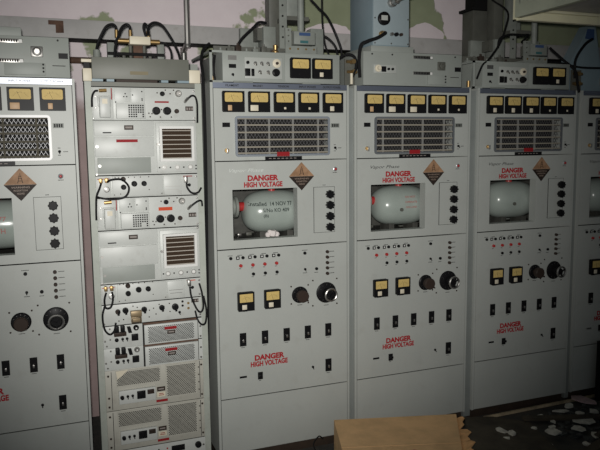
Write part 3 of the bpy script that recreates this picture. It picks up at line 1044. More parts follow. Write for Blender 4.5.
def amplifier(label, z0, tinted):
    t = rmod(label, z0, z0 + 0.230)
    z = lambda q: z0 + q
    m = RACKP
    rp(t, 'upper_panel', lambda b: b.box(-0.516, -0.271, -0.012, Y0, z(0.164), z(0.226), 0, bev=0.0015), m)
    rp(t, 'middle_panel', lambda b: b.box(-0.516, -0.273, -0.016, Y0, z(0.078), z(0.161), 0, bev=0.0015), m)
    rp(t, 'lower_panel', lambda b: b.box(-0.508, -0.288, -0.009, Y0, z(0.008), z(0.074), 0, bev=0.0015), TOPP)
    rp(t, 'data_plate', lambda b: (b.box(-0.394, -0.356, -0.0128, -0.0122, z(0.190), z(0.209), 0), b.box(-0.389, -0.361, -0.0133, -0.0129, z(0.196), z(0.204), 1)), [BROWN, PLTM])
    rp(t, 'slot', lambda b: b.box(-0.482, -0.447, -0.0126, -0.0122, z(0.176), z(0.181)), CAPT)
    if tinted:
        rp(t, 'red_label', lambda b: b.box(-0.429, -0.341, -0.017, -0.0162, z(0.138), z(0.150)), REDL)
    gp = rp(t, 'grille_panel', lambda b: b.box(-0.262, -0.088, -0.012, Y0, z(0.008), z(0.220), 0, bev=0.0015), m)
    gf = rp(t, 'grille_frame', lambda b: b.frame(-0.250, -0.102, z(0.054), z(0.204), -0.239, -0.113, z(0.066), z(0.194), -0.028, -0.0122), WHITE)
    b = MB(t.location)
    for k in range(7):
        q = 0.070 + k * 0.0195
        b.obox((-0.2385, -0.026, z(q)), (0.125, 0, 0), (0, 0.005, 0.0004), (0, 0, -0.0030), 0)
    o = part('slats', b, [mat('slat_paint', (0.52, 0.48, 0.42), 0.6, spec=0.1)], t)
    o.parent = gf
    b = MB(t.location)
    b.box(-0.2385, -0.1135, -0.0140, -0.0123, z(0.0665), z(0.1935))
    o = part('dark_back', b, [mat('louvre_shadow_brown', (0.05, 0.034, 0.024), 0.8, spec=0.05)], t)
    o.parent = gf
    for x in (-0.232, -0.175, -0.118):
        lw = P('pilot_lamp', 'amp_lamp', lambda b: (b.lathe((0, -0.0122, 0), OUT, [(0, 0), (0.011, 0), (0.011, 0.004), (0, 0.004)], 18, 0), b.lathe((0, -0.0163, 0), OUT, [(0, 0), (0.009, 0), (0.006, 0.004), (0, 0.005)], 16, 1)), [STEEL, CLEAR], t, (x - RX, 0, 0.028))
    for (x, q) in ((-0.205, 0.028), (-0.147, 0.028), (-0.252, 0.028), (-0.093, 0.034), (-0.093, 0.020)):
        P('fastener', 'rk_dotg', lambda b: b.lathe((0, -0.0122, 0), OUT, [(0, 0), (0.0036, 0), (0.003, 0.003), (0, 0.003)], 10), CAPT, t, (x - RX, 0, q))
    rp(t, 'latch', lambda b: (b.cyl((-0.256, -0.0122, z(0.128)), OUT, 0.006, 0.006), b.cyl((-0.508, -0.0162, z(0.121)), OUT, 0.006, 0.004), b.cyl((-0.500, -0.0092, z(0.040)), OUT, 0.006, 0.004)), STEEL)
    screws(t, [(-0.093, 0.224), (-0.512, 0.004)])
    return t


def keyer(label, z0, h, red):
    t = rmod(label, z0, z0 + h)
    z = lambda q: z0 + q
    rp(t, 'plug_panel', lambda b: b.box(-0.515, -0.458, -0.010, Y0, z(0.004), z(h - 0.006), 0, bev=0.001), RACKP)
    rp(t, 'knob_panel', lambda b: b.box(-0.452, -0.240, -0.012, Y0, z(0.004), z(h - 0.003), 0, bev=0.0015), RACKP)
    rp(t, 'blank_panel', lambda b: (b.box(-0.236, -0.160, -0.011, Y0, z(0.006), z(h - 0.006), 0, bev=0.001), b.box(-0.230, -0.166, -0.0114, -0.0111, z(0.040), z(0.042), 1), b.box(-0.225, -0.172, -0.0114, -0.0111, z(0.026), z(0.028), 1)), [RACKP, STEEL])
    for (x, q, r) in ((-0.407, 0.078, 0.0105), (-0.407, 0.044, 0.0115), (-0.362, 0.057, 0.0125), (-0.321, 0.057, 0.0115)):
        P('knob', 'key_knob%.4f' % r, lambda b: b.lathe((0, -0.0122, 0), OUT, [(0, 0), (r, 0), (r * 0.92, 0.012), (r * 0.7, 0.014), (r * 0.6, 0.022), (0, 0.022)], 16), BROWN if r == 0.0105 else BLACK, t, (x - RX, 0, q))
    for (x, q) in ((-0.440, 0.085), (-0.425, 0.085), (-0.385, 0.085), (-0.360, 0.085), (-0.335, 0.085), (-0.300, 0.085), (-0.445, 0.012), (-0.246, 0.012), (-0.300, 0.03), (-0.42, 0.015)):
        P('fastener', 'rk_dotk', lambda b: b.lathe((0, -0.0122, 0), OUT, [(0, 0), (0.0024, 0), (0.002, 0.002), (0, 0.002)], 8), BROWN, t, (x - RX, 0, q))
    lampw(t, -0.476, z(0.036), 0.0125)
    for (x, q) in ((-0.500, 0.076), (-0.476, 0.077)):
        P('coax_plug', 'key_plug', lambda b: (b.cyl((0, -0.0102, 0), OUT, 0.008, 0.008, m=0), b.box(-0.007, 0.007, -0.034, -0.0184, -0.012, 0.008, 0, bev=0.002)), BRASS, t, (x - RX, 0, q))
    rp(t, 'coax_plug', lambda b: (b.cyl((-0.142, Y0, z(0.076)), OUT, 0.008, 0.010), b.box(-0.149, -0.135, -0.034, -0.0164, z(0.056), z(0.082), 0, bev=0.002)), STEEL)
    dots(t, [(-0.124, z(0.044))], 0.0075, BLACK, 'socket')
    rp(t, 'tape_label', lambda b: (b.box(-0.150, -0.110, -0.0066, Y0, z(h - 0.012), z(h - 0.008)), b.box(-0.513, -0.462, -0.0106, -0.0102, z(h - 0.014), z(h - 0.011))), red)
    screws(t, [(-0.093, 0.012), (-0.512, 0.008), (-0.093, h - 0.012)])
    return t


exciter('topmost rack module with two round black knobs and brass plug, under the olive header', 1.616, REDL)
amplifier('upper rack module with white-framed louvre grille and a red strip label at its left', 1.386, True)
keyer('narrow rack module with four knobs and a looped black cable, below the upper louvre grille', 1.291, 0.093, REDL)
exciter('second knob module down with orange-red tape label, above the lower louvre grille', 1.152, ORNG)
amplifier('lower rack module with white-framed brown louvre grille and plain panels', 0.920, False)
keyer('narrow rack module with four knobs and two brass plugs, below the lower louvre grille', 0.831, 0.087, ORNG)

# switch panel with the gold tag
t = rmod('rack switch panel with a row of black knobs and a hanging gold tag', 0.737, 0.829)
for (x, z_, r) in ((-0.453, 0.797, 0.011), (-0.421, 0.800, 0.013), (-0.341, 0.797, 0.012), (-0.264, 0.797, 0.012), (-0.205, 0.795, 0.015)):
    k_ = kn(t, x, z_, r, h=0.022, m=BROWN if r < 0.012 else BLACK)
    P('pointer', 'sw_pointer%.3f' % r, lambda b: b.obox((-0.004, -0.036, -r), (0.008, 0, 0), (0, 0.008, 0), (0.004, 0, 2 * r), 0), BLACK, k_)
rp(t, 'hanging_tag', lambda b: (b.box(-0.401, -0.354, -0.030, Y0, 0.772, 0.797, 0, bev=0.002), b.box(-0.399, -0.355, -0.028, Y0, 0.744, 0.770, 0, bev=0.002), b.frame(-0.396, -0.358, 0.746, 0.768, -0.393, -0.361, 0.749, 0.765, -0.0288, -0.0282, 1)), [GOLD, CAPT], 'gold tag')
dots(t, [(-0.300, 0.797), (-0.318, 0.790), (-0.370, 0.808), (-0.388, 0.815), (-0.275, 0.812), (-0.230, 0.812), (-0.228, 0.775), (-0.290, 0.77), (-0.320, 0.76), (-0.43, 0.76), (-0.45, 0.755)], 0.003, BROWN)
dots(t, [(-0.171, 0.815), (-0.171, 0.796)], 0.0055, BLACK)
dots(t, [(-0.145, 0.805), (-0.145, 0.782)], 0.006, BRASS)
P('toggle_switch', 'cab_toggle', m_toggle, BRASS, t, (-0.186 - RX, -0.006, 0.768 - 0.737))
rp(t, 'data_plate', lambda b: (b.box(-0.131, -0.098, -0.007, Y0, 0.806, 0.822, 0), [b.box(-0.127 + 0.011 * k, -0.120 + 0.011 * k, -0.0076, -0.0071, 0.810, 0.818, 1) for k in range(3)]), [BROWN, PLTM])
screws(t, [(-0.512, 0.01), (-0.093, 0.012)])


def supply(label, z0, lampcol):
    t = thing('rack_module', label, 'rack module', (RX, 0, z0), 'modules in the open rack')
    z = lambda q: z0 + q
    part('front_panel', MB(t.location).box(-0.519, -0.351, -0.006, -0.001, z(0.0), z(0.098), 0, bev=0.001), RACKP, t)
    part('chassis', MB(t.location).box(-0.505, -0.098, 0.012, 0.30, z(0.0), z(0.090)), DARK, t)
    part('perforated_cover', MB(t.location).box(-0.344, -0.106, -0.010, 0.011, z(0.0), z(0.088), 0, bev=0.002).perf(-0.328, -0.120, z(0.008), z(0.080), -0.0104), [RACKP, BLACKM], t)
    part('shelf_edge', MB(t.location).box(-0.347, -0.104, 0.000, 0.011, z(0.0885), z(0.0965)), RUST, t)
    rp(t, 'red_label', lambda b: b.box(-0.256, -0.202, -0.0112, -0.0106, z(0.060), z(0.073)), REDL)
    rp(t, 'data_plate', lambda b: (b.box(-0.244, -0.209, -0.0112, -0.0106, z(0.040), z(0.056), 0), b.box(-0.239, -0.214, -0.0118, -0.0113, z(0.045), z(0.051), 1)), [BROWN, PLTM])
    bl = rp(t, 'breaker_block', lambda b: b.box(-0.474, -0.422, -0.022, Y0, z(0.054), z(0.072), 0, bev=0.002), BROWN)
    for x in (-0.462, -0.437):
        P('lever', 'sup_lever', lambda b: b.box(-0.009, 0.009, -0.030, Y0, -0.012, 0.018, 0, bev=0.004), BLACK, t, (x - RX, 0, 0.084))
    rp(t, 'rocker', lambda b: b.obox((-0.419, -0.024, z(0.098 - 0.006)), (0.015, 0, 0.0), (0, 0.017, 0), (0.006, 0, -0.026)), BLACK)
    rp(t, 'fuse_holder', lambda b: (b.lathe((-0.379, Y0, z(0.083)), OUT, [(0, 0), (0.012, 0), (0.012, 0.008), (0.008, 0.014), (0, 0.014)], 16, 0), b.lathe((-0.379, -0.0204, z(0.083)), OUT, [(0, 0), (0.004, 0), (0.003, 0.002), (0, 0.002)], 10, 1)), [lampcol, CLEAR])
    rp(t, 'outlet', lambda b: (b.box(-0.400, -0.371, -0.014, Y0, z(0.026), z(0.056), 0, bev=0.002), b.box(-0.396, -0.387, -0.018, -0.0142, z(0.030), z(0.050), 0), b.box(-0.383, -0.375, -0.018, -0.0142, z(0.030), z(0.050), 0)), BLACK)
    kn(t, -0.463, z(0.036), 0.0085, h=0.012)
    for x in (-0.438, -0.419):
        P('toggle_switch', 'cab_toggle', m_toggle, STEEL, t, (x - RX, -0.006, 0.038))
    dots(t, [(-0.490, z(0.087)), (-0.490, z(0.040)), (-0.505, z(0.012))], 0.0045, STEEL)
    part('side_ear', MB(t.location).box(-0.103, -0.086, -0.006, -0.001, z(0.002), z(0.096)), RACKP, t)
    screws(t, [(-0.094, 0.058), (-0.094, 0.012), (-0.512, 0.035)])
    return t


supply('upper of two small rack power modules with perforated cover, below the knob row', 0.636, BLACK)
supply('lower of two small rack power modules with perforated cover, above the wide perforated ones', 0.5375, STEEL)


SUPP = mat('supply_beige_grey_paint', (0.50, 0.49, 0.43), 0.45, var=0.1, scale=6, dirt=0.15)


def bigsupply(label, z0, paper):
    t = rmod(label, z0, z0 + 0.1845, mt=SUPP)
    z = lambda q: z0 + q
    rp(t, 'perforated_panel', lambda b: (b.box(-0.475, -0.278, -0.0085, Y0, z(0.107), z(0.180), 0), b.perf(-0.470, -0.283, z(0.112), z(0.176), -0.0089)), [SUPP, BLACKM])
    rp(t, 'perforated_panel', lambda b: (b.box(-0.258, -0.117, -0.0085, Y0, z(0.030), z(0.180), 0), b.perf(-0.253, -0.121, z(0.034), z(0.176), -0.0089)), [SUPP, BLACKM])
    rp(t, 'switch_panel', lambda b: b.box(-0.465, -0.306, -0.020, Y0, z(0.030), z(0.090), 0, bev=0.0015), RACKP)
    for (nm, x0_, x1_, q0, q1, m) in (('breaker', -0.388, -0.351, 0.046, 0.082, BLACK), ('red_switch', -0.343, -0.313, 0.062, 0.083, REDP)):
        rp(t, nm, lambda b: (b.box(x0_, x1_, -0.026, -0.0202, z(q0), z(q1), 0, bev=0.002), b.box(x0_ + 0.005, x0_ + 0.013, -0.034, -0.0262, z(q0 + 0.008), z(q1 - 0.008), 0), b.box(x1_ - 0.013, x1_ - 0.005, -0.034, -0.0262, z(q0 + 0.008), z(q1 - 0.008), 0)), BLACK if m is BLACK else BROWN)
    P('knob', 'big_knob', lambda b: b.lathe((0, -0.0202, 0), OUT, [(0, 0), (0.009, 0), (0.008, 0.012), (0, 0.012)], 14), BLACK, t, (-0.452 - RX, 0, 0.062))
    for x in (-0.428, -0.407):
        P('toggle_switch', 'cab_toggle', m_toggle, STEEL, t, (x - RX, -0.020, 0.064))
    rp(t, 'data_plate', lambda b: (b.box(-0.298, -0.262, -0.0075, Y0, z(0.062), z(0.082), 0), b.box(-0.292, -0.268, -0.008, -0.0076, z(0.069), z(0.075), 1)), [BROWN, PLTM])
    rp(t, 'warning_label', lambda b: (b.box(-0.298, -0.262, -0.0075, Y0, z(0.036), z(0.058), 0), b.box(-0.292, -0.268, -0.008, -0.0076, z(0.042), z(0.045), 1), b.box(-0.290, -0.270, -0.008, -0.0076, z(0.049), z(0.052), 1)), [CREAM, REDL])
    rp(t, 'red_label', lambda b: b.box(-0.303, -0.252, -0.0075, Y0, z(0.012), z(0.023)), REDL)
    if paper:
        rp(t, 'paper_patch', lambda b: b.prism([(-0.473, z(0.178)), (-0.420, z(0.180)), (-0.445, z(0.158)), (-0.468, z(0.142))], -0.0098, -0.0091), CREAM, 'torn cream paper corner')
    for (a, c_) in ((-0.494, 1), (-0.104, 1)):
        rp(t, 'joint_line', lambda b: b.box(a, a + 0.0025, -0.0066, Y0, z(0.006), z(0.178)), CAPT)
    screws(t, [(-0.506, 0.160), (-0.506, 0.060), (-0.506, 0.020), (-0.095, 0.160), (-0.095, 0.02)], BROWN)
    dots(t, [(-0.108, z(q)) for q in (0.045, 0.08, 0.115, 0.15)], 0.003, BROWN)
    return t


bigsupply('wide perforated rack module with a torn cream paper corner at its upper left', 0.3535, True)
bigsupply('wide perforated rack module without paper, second from the rack bottom', 0.1685, False)
t = rmod('lowest rack module with a dark display window and round black knob', 0.061, 0.167)
rp(t, 'display_window', lambda b: b.box(-0.243, -0.182, -0.010, Y0, 0.122, 0.150, 0, bev=0.002), BLACK)
kn(t, -0.120, 0.136, 0.015, h=0.018)
dots(t, [(-0.300, 0.142), (-0.320, 0.130), (-0.345, 0.142), (-0.41, 0.14)], 0.004, BROWN)
dots(t, [(-0.262, 0.142)], 0.004, REDP)
rp(t, 'tape_label', lambda b: b.box(-0.44, -0.38, -0.0068, Y0, 0.120, 0.136), BROWN)
screws(t, [(-0.506, 0.07), (-0.095, 0.07)])


def cable(label, pts, r=0.005, m=RUBBER, name='cable', ends=None):
    b = MB(pts[0])
    b.tube(pts, r)
    return single(name, b, m, label, 'cable', 'black cables')


cable('black cable curling from the top-right plug of the topmost rack module', [(-0.121, -0.034, 1.711), (-0.108, -0.036, 1.720), (-0.092, -0.03, 1.716), (-0.082, -0.02, 1.69), (-0.080, -0.012, 1.65), (-0.080, -0.0075, 1.605)], 0.0042)
cable('black cable bending from the brass plug at the top left of the rack', [(-0.494, -0.020, 1.736), (-0.508, -0.022, 1.732), (-0.518, -0.018, 1.71), (-0.520, -0.013, 1.67)], 0.0042)
cable('black cable looping in a wide circle across the upper four-knob rack module', [(-0.476, -0.036, 1.360), (-0.455, -0.045, 1.370), (-0.415, -0.047, 1.368), (-0.389, -0.047, 1.335), (-0.405, -0.045, 1.297), (-0.455, -0.04, 1.287), (-0.500, -0.03, 1.293), (-0.521, -0.02, 1.30)], 0.0042)
cable('black cable dropping along the left post beside the upper four-knob module', [(-0.500, -0.036, 1.355), (-0.507, -0.040, 1.335), (-0.520, -0.03, 1.30), (-0.523, -0.02, 1.25), (-0.524, -0.013, 1.20)], 0.0042)
cable('short black cable at the right end of the upper four-knob rack module', [(-0.142, -0.036, 1.347), (-0.140, -0.040, 1.325), (-0.120, -0.036, 1.302), (-0.092, -0.030, 1.302), (-0.074, -0.02, 1.322)], 0.0042)
cable('black cable curling from the plug right of the orange tape label', [(-0.121, -0.034, 1.247), (-0.106, -0.036, 1.258), (-0.088, -0.030, 1.266), (-0.074, -0.018, 1.262), (-0.070, -0.012, 1.24)], 0.0042)
cable('black cable looping between two brass plugs of the lower four-knob module', [(-0.500, -0.036, 0.892), (-0.509, -0.040, 0.86), (-0.505, -0.042, 0.828), (-0.485, -0.042, 0.828), (-0.474, -0.040, 0.86), (-0.476, -0.036, 0.893)], 0.0042)
cable('long black cable hanging at the left of the knob row, ending at the power module', [(-0.508, -0.030, 0.832), (-0.519, -0.030, 0.79), (-0.514, -0.035, 0.735), (-0.495, -0.04, 0.710), (-0.475, -0.04, 0.722), (-0.466, -0.036, 0.757)], 0.0042)
cable('black cable hanging in a deep loop from the right plug of the lower four-knob module', [(-0.142, -0.036, 0.886), (-0.137, -0.040, 0.84), (-0.116, -0.042, 0.785), (-0.098, -0.042, 0.768), (-0.085, -0.04, 0.79), (-0.088, -0.035, 0.85), (-0.094, -0.012, 0.892)], 0.0042)
cable('black cable looping low at the right end of the gold-tagged switch panel', [(-0.116, -0.012, 0.768), (-0.112, -0.034, 0.735), (-0.095, -0.038, 0.710), (-0.076, -0.036, 0.716), (-0.070, -0.034, 0.77), (-0.078, -0.02, 0.835)], 0.0042)

# olive header box on top of the rack with its plugs and loops
t = thing('header_box', 'olive-green shallow box lying on top of the open rack', 'box', (-0.31, 0.08, 1.7755))
o_ = t.location
part('body', MB(o_).box(-0.513, -0.110, -0.008, 0.16, 1.786, 1.874, 0, bev=0.002), HEADP, t)
part('maker_plate', MB(o_).box(-0.360, -0.285, -0.0095, -0.0082, 1.805, 1.819), mat('faded_gold', (0.20, 0.17, 0.10), 0.6), t, 'faded gold plate')
for (x0_, x1_) in ((-0.515, -0.470), (-0.455, -0.425), (-0.23, -0.20), (-0.16, -0.11)):
    part('spacer_block', MB(o_).box(x0_, x1_, 0.0, 0.05, 1.7757, 1.7857), BLUEP, t)
part('vent_slot', MB(o_).box(-0.415, -0.245, 0.01, 0.05, 1.7757, 1.7857), BROWN, t)
single('terminal_block', MB((-0.53, 0.03, 1.7755)).box(-0.549, -0.5135, -0.002, 0.05, 1.7755, 1.828, 0, bev=0.003).box(-0.543, -0.520, 0.01, 0.04, 1.828, 1.853, 1).box(-0.553, -0.509, 0.005, 0.045, 1.853, 1.866, 0, bev=0.002), [CREAM, BLACK],
       'small cream terminal block at the left end of the olive header box', 'terminal block')
single('terminal_block', MB((-0.08, 0.03, 1.7755)).box(-0.1095, -0.060, -0.002, 0.05, 1.7755, 1.832, 0, bev=0.003).box(-0.100, -0.068, 0.01, 0.04, 1.832, 1.858, 1), [CREAM, WAVE],
       'small cream terminal block at the right end of the olive header box', 'terminal block')
t = thing('cable_bridge', 'pale connector bridge on two uprights standing behind the olive header box', 'connector bridge', (-0.30, 0.2, 1.7755))
o_ = t.location
for x in (-0.430, -0.212):
    part('upright', MB(o_).box(x, x + 0.030, 0.17, 0.20, 1.7755, 1.960, 0, bev=0.002), WAVE, t)
part('crossbar', MB(o_).box(-0.43, -0.182, 0.16, 0.1695, 1.905, 1.918), BLACKM, t)
part('connector_block', MB(o_).box(-0.338, -0.248, 0.13, 0.19, 1.950, 1.985, 0, bev=0.003), CREAM, t)
for (x0_, x1_) in ((-0.392, -0.339), (-0.247, -0.205)):
    part('brass_joint', MB(o_).cyl((x0_, 0.155, 1.966), (1, 0, 0), 0.011, x1_ - x0_), BRASS, t)
for (x, z0_, z1_) in ((-0.391, 1.977, 2.010), (-0.332, 1.985, 2.012), (-0.254, 1.985, 2.012)):
    part('plug', MB(o_).cyl((x, 0.150, z0_), (0, 0, 1), 0.008, z1_ - z0_), BRASS, t)
for (x, z0_) in ((-0.36, 1.87), (-0.33, 1.88), (-0.27, 1.875), (-0.245, 1.87)):
    part('standoff', MB(o_).cyl((x, 0.175, z0_ - 0.0), (0, 0, 1), 0.008, 1.949 - z0_ if x > -0.35 and x < -0.25 else 0.05, seg=10), WAVED, t)
part('centre_support', MB(o_).box(-0.318, -0.278, 0.172, 0.188, 1.7755, 1.9495), RUST, t)
part('tall_socket', MB(o_).lathe((-0.475, 0.175, 1.7755), (0, 0, 1), [(0, 0), (0.022, 0), (0.022, 0.09), (0.017, 0.10), (0.015, 0.150), (0, 0.150)], 16), WAVE, t)
cable('black cable arching from the tall socket to the left brass plug above the rack', [(-0.475, 0.175, 1.928), (-0.466, 0.16, 1.962), (-0.436, 0.15, 2.018), (-0.410, 0.15, 2.033), (-0.394, 0.15, 2.026), (-0.391, 0.15, 2.006)], 0.006)
cable('black cable arching from behind the header to the second brass plug above the rack', [(-0.405, 0.145, 1.80), (-0.403, 0.145, 1.895), (-0.394, 0.145, 1.955), (-0.372, 0.145, 2.014), (-0.348, 0.15, 2.036), (-0.333, 0.15, 2.028), (-0.332, 0.15, 2.010)], 0.006)
cable('long black cable arching right from the right brass plug above the rack', [(-0.254, 0.15, 2.010), (-0.252, 0.15, 2.032), (-0.226, 0.15, 2.050), (-0.192, 0.15, 2.040), (-0.158, 0.15, 1.994), (-0.130, 0.16, 1.946), (-0.110, 0.18, 1.900), (-0.10, 0.19, 1.80)], 0.006)
cable('short black loop beside the right brass plug above the rack', [(-0.266, 0.13, 1.985), (-0.276, 0.13, 2.02), (-0.270, 0.13, 2.040), (-0.257, 0.135, 2.022), (-0.258, 0.12, 1.99)], 0.006)
cable('black cable dropping from the right brass joint behind the header box', [(-0.206, 0.15, 1.966), (-0.174, 0.15, 1.958), (-0.152, 0.165, 1.925), (-0.150, 0.18, 1.86), (-0.150, 0.18, 1.79)], 0.005)
cable('black cable hanging in the gap between open rack and handwriting cabinet', [(0.022, 0.15, 1.97), (-0.012, 0.13, 1.94), (-0.030, 0.10, 1.88), (-0.034, 0.06, 1.80), (-0.034, 0.05, 1.5), (-0.034, 0.08, 1.0), (-0.034, 0.12, 0.4)], 0.007)


# ------------------------------------------------------------------ chassis standing on the cabinets
def drive_chassis(X, label, dx):
    """low chassis with two vents, dial plate and hex socket"""
    t = thing('drive_chassis', label, 'chassis', (X, 0.2, H + 0.0005), 'low chassis on the cabinets')
    o_ = t.location
    B = lambda: MB(o_)
    z0 = H
    part('body', B().box(X + 0.044, X + 0.602 + dx, 0.012, 0.42, z0 + 0.004, z0 + 0.164, 0, bev=0.002), TOPP, t)
    part('feet', B().box(X + 0.07, X + 0.12, 0.05, 0.38, z0 + 0.0005, z0 + 0.0038).box(X + 0.52, X + 0.57, 0.05, 0.38, z0 + 0.0005, z0 + 0.0038), BLACKM, t)
    X = X + dx
    for z in (z0 + 0.144, z0 + 0.067):
        b = B().box(X + 0.317, X + 0.428, 0.008, 0.0118, z - 0.008, z + 0.008, 0, bev=0.001)
        for k in range(10):
            b.box(X + 0.322 + k * 0.009, X + 0.328 + k * 0.009, 0.0072, 0.0079, z - 0.005, z + 0.005, 1)
        b.box(X + 0.414, X + 0.426, 0.0072, 0.0079, z - 0.006, z + 0.006, 2)
        part('vent_strip', b, [STEEL, BLACKM, WHITE], t)
    part('dial_plate', B().box(X + 0.096, X + 0.220, 0.006, 0.0118, z0 + 0.062, z0 + 0.102, 0, bev=0.001), PAINT, t)
    part('knob', B().lathe((X + 0.119, 0.0058, z0 + 0.084), OUT, [(0, 0), (0.017, 0), (0.017, 0.006), (0.008, 0.007), (0.008, 0.02), (0, 0.02)], 18), CREAM, t, 'white-rimmed knob')
    part('breaker', B().box(X + 0.138, X + 0.162, 0.0, 0.0058, z0 + 0.068, z0 + 0.094, 0, bev=0.001), BLACK, t)
    for q in (0.176, 0.198):
        part('push_button', B().cyl((X + q, 0.0058, z0 + 0.082), OUT, 0.006, 0.008), BLACK, t)
    sk = part('socket', B().box(X + 0.456, X + 0.502, 0.006, 0.0118, z0 + 0.084, z0 + 0.126, 0, bev=0.004).lathe((X + 0.479, 0.0058, z0 + 0.105), OUT, [(0, 0), (0.018, 0), (0.017, 0.010), (0.011, 0.012), (0.010, 0.005), (0, 0.005)], 6 if dx == 0 else 20), WAVED if dx == 0 else STEEL, t)
    part('data_plate', B().box(X + 0.560, X + 0.596, 0.010, 0.0118, z0 + 0.080, z0 + 0.102), BLACK, t)
    part('front_cover', B().box(X + 0.355 if dx else X + 0.40, X + 0.508, 0.004, 0.0118, z0 + 0.012, z0 + 0.060, 0, bev=0.001), TOPP, t)
    for z in (0.026, 0.040, 0.054):
        part('screw', B().cyl((X + 0.5, 0.0038, z0 + z), OUT, 0.004, 0.003), CAPT, t)
    part('caption', B().box(X + 0.535, X + 0.585, 0.0112, 0.0118, z0 + 0.05, z0 + 0.053), CAPT, t)
    for x in (0.09, 0.20, 0.56):
        part('screw', B().cyl((X + x, 0.0118, z0 + 0.152), OUT, 0.004, 0.003), CAPT, t)
    return t


drive_chassis(X1, 'low grey-green chassis with round socket on top of the far left cabinet', 0.036)
drive_chassis(X4, 'low grey chassis with two slotted vents supporting the upright blue-grey box', 0.0)
single('shallow_box', MB((-0.95, 0.2, 1.9475)).box(-1.15, -0.774, 0.04, 0.34, 1.9475, 1.985, 0, bev=0.003), TOPP, 'shallow grey-green box lying on the chassis of the far left cabinet', 'box')


def meter_chassis(X, label, dim):
    """low chassis with switch panel at left and two meters at right"""
    t = thing('meter_chassis', label, 'chassis', (X, 0.2, H + 0.0005), 'low chassis on the cabinets')
    o_ = t.location
    B = lambda: MB(o_)
    z0 = H
    YF = 0.012
    part('body', B().box(X + 0.052, X + 0.622, YF, 0.40, z0 + 0.004, z0 + 0.140, 0, bev=0.002), TOPP, t)
    part('side_frame', B().box(X - 0.006, X + 0.006, YF, 0.02, z0 + 0.0005, z0 + 0.140).box(X - 0.006, X + 0.0515, YF, 0.02, z0 + 0.130, z0 + 0.140).box(X - 0.006, X + 0.0515, YF, 0.02, z0 + 0.0005, z0 + 0.010).box(X - 0.006, X + 0.002, 0.0205, 0.38, z0 + 0.130, z0 + 0.140).box(X - 0.006, X + 0.002, 0.0205, 0.38, z0 + 0.0005, z0 + 0.010), TOPP, t)
    part('side_wire', B().tube([(X + 0.03, 0.06, z0 + 0.001), (X + 0.02, 0.05, z0 + 0.06), (X + 0.03, 0.06, z0 + 0.125)], 0.006), RUBBER, t)
    part('side_plug', B().cyl((X + 0.028, 0.10, z0 + 0.0005), (0, 0, 1), 0.010, 0.045), BRASS, t)
    part('feet', B().box(X + 0.10, X + 0.15, 0.05, 0.36, z0 + 0.0005, z0 + 0.0038).box(X + 0.52, X + 0.57, 0.05, 0.36, z0 + 0.0005, z0 + 0.0038), BLACKM, t)
    part('switch_panel', B().box(X + 0.152, X + 0.330, YF - 0.006, YF - 0.0002, z0 + 0.020, z0 + 0.114, 0, bev=0.001), PAINT, t)
    part('meter_panel', B().box(X + 0.345, X + 0.612, YF - 0.004, YF - 0.0002, z0 + 0.008, z0 + 0.134, 0, bev=0.001), TOPP, t)
    part('data_plate', B().box(X + 0.081, X + 0.114, YF - 0.003, YF - 0.0002, z0 + 0.065, z0 + 0.082), BLACK, t)
    part('maker_plate', B().box(X + 0.078, X + 0.117, YF - 0.002, YF - 0.0002, z0 + 0.100, z0 + 0.120), STEEL, t)
    P('toggle_switch', 'cab_toggle', m_toggle, STEEL, t, (0.098, YF - 0.2, 0.036))
    P('push_button', 'cab_button', m_button(0.0075, 0.008), BLACK, t, (0.167, YF - 0.006 - 0.2, 0.090))
    for x in (0.202, 0.232, 0.262):
        P('toggle_switch', 'cab_toggleS', lambda b: (b.lathe((0, -0.0002, 0), OUT, [(0, 0), (0.008, 0), (0.008, 0.005), (0, 0.005)], 12), b.tube([(0, -0.006, 0), (0.001, -0.018, -0.010)], 0.0035, 6, sub=1)), STEEL, t, (x, YF - 0.006 - 0.2, 0.088))
    for x in (0.223, 0.262):
        P('toggle_switch', 'cab_toggleS', lambda b: b, STEEL, t, (x, YF - 0.006 - 0.2, 0.050))
    part('fuse_lamp', B().lathe((X + 0.304, YF - 0.0062, z0 + 0.090), OUT, [(0, 0), (0.020, 0), (0.020, 0.004), (0.016, 0.006), (0, 0.006)], 20, 0).lathe((X + 0.304, YF - 0.0124, z0 + 0.090), OUT, [(0, 0), (0.007, 0), (0.006, 0.008), (0, 0.008)], 12, 1), [CREAM, BROWN], t)
    part('breaker', B().box(X + 0.153, X + 0.177, YF - 0.014, YF - 0.0062, z0 + 0.031, z0 + 0.064, 0, bev=0.001), BLACK, t)
    part('breaker', B().box(X + 0.183, X + 0.196, YF - 0.014, YF - 0.0062, z0 + 0.031, z0 + 0.063, 0, bev=0.001), BLACK, t)
    part('knob', B().lathe((X + 0.300, YF - 0.0062, z0 + 0.049), OUT, [(0, 0), (0.018, 0), (0.017, 0.010), (0.012, 0.012), (0.011, 0.022), (0, 0.022)], 20), BLACK, t)
    for x in (0.415, 0.525):
        mt = P('panel_meter', 'cab_meter', m_meter, BLACK, t, (x, YF - 0.0042 - 0.2, 0.071))
        P('dial', 'cab_dial', m_dial, [YELL, CAPT], mt)
        P('adjuster', 'cab_adj%.3f%.3f%s' % TA[:2] + TA[2].name if False else 'adjS' + ('a' if x < 0.5 else 'b'), m_adj(0.018, 0.020) if x > 0.5 else m_adj(0.008, 0.008), CREAM if x > 0.5 else BLACKM, mt, (-0.008, 0, -0.028))
    part('lip', B().box(X + 0.10, X + 0.19, YF - 0.006, YF - 0.0002, z0 + 0.001, z0 + 0.009), WAVE, t)
    part('lip', B().box(X + 0.43, X + 0.52, YF - 0.006, YF - 0.0002, z0 + 0.001, z0 + 0.007), WAVE, t)
    return t


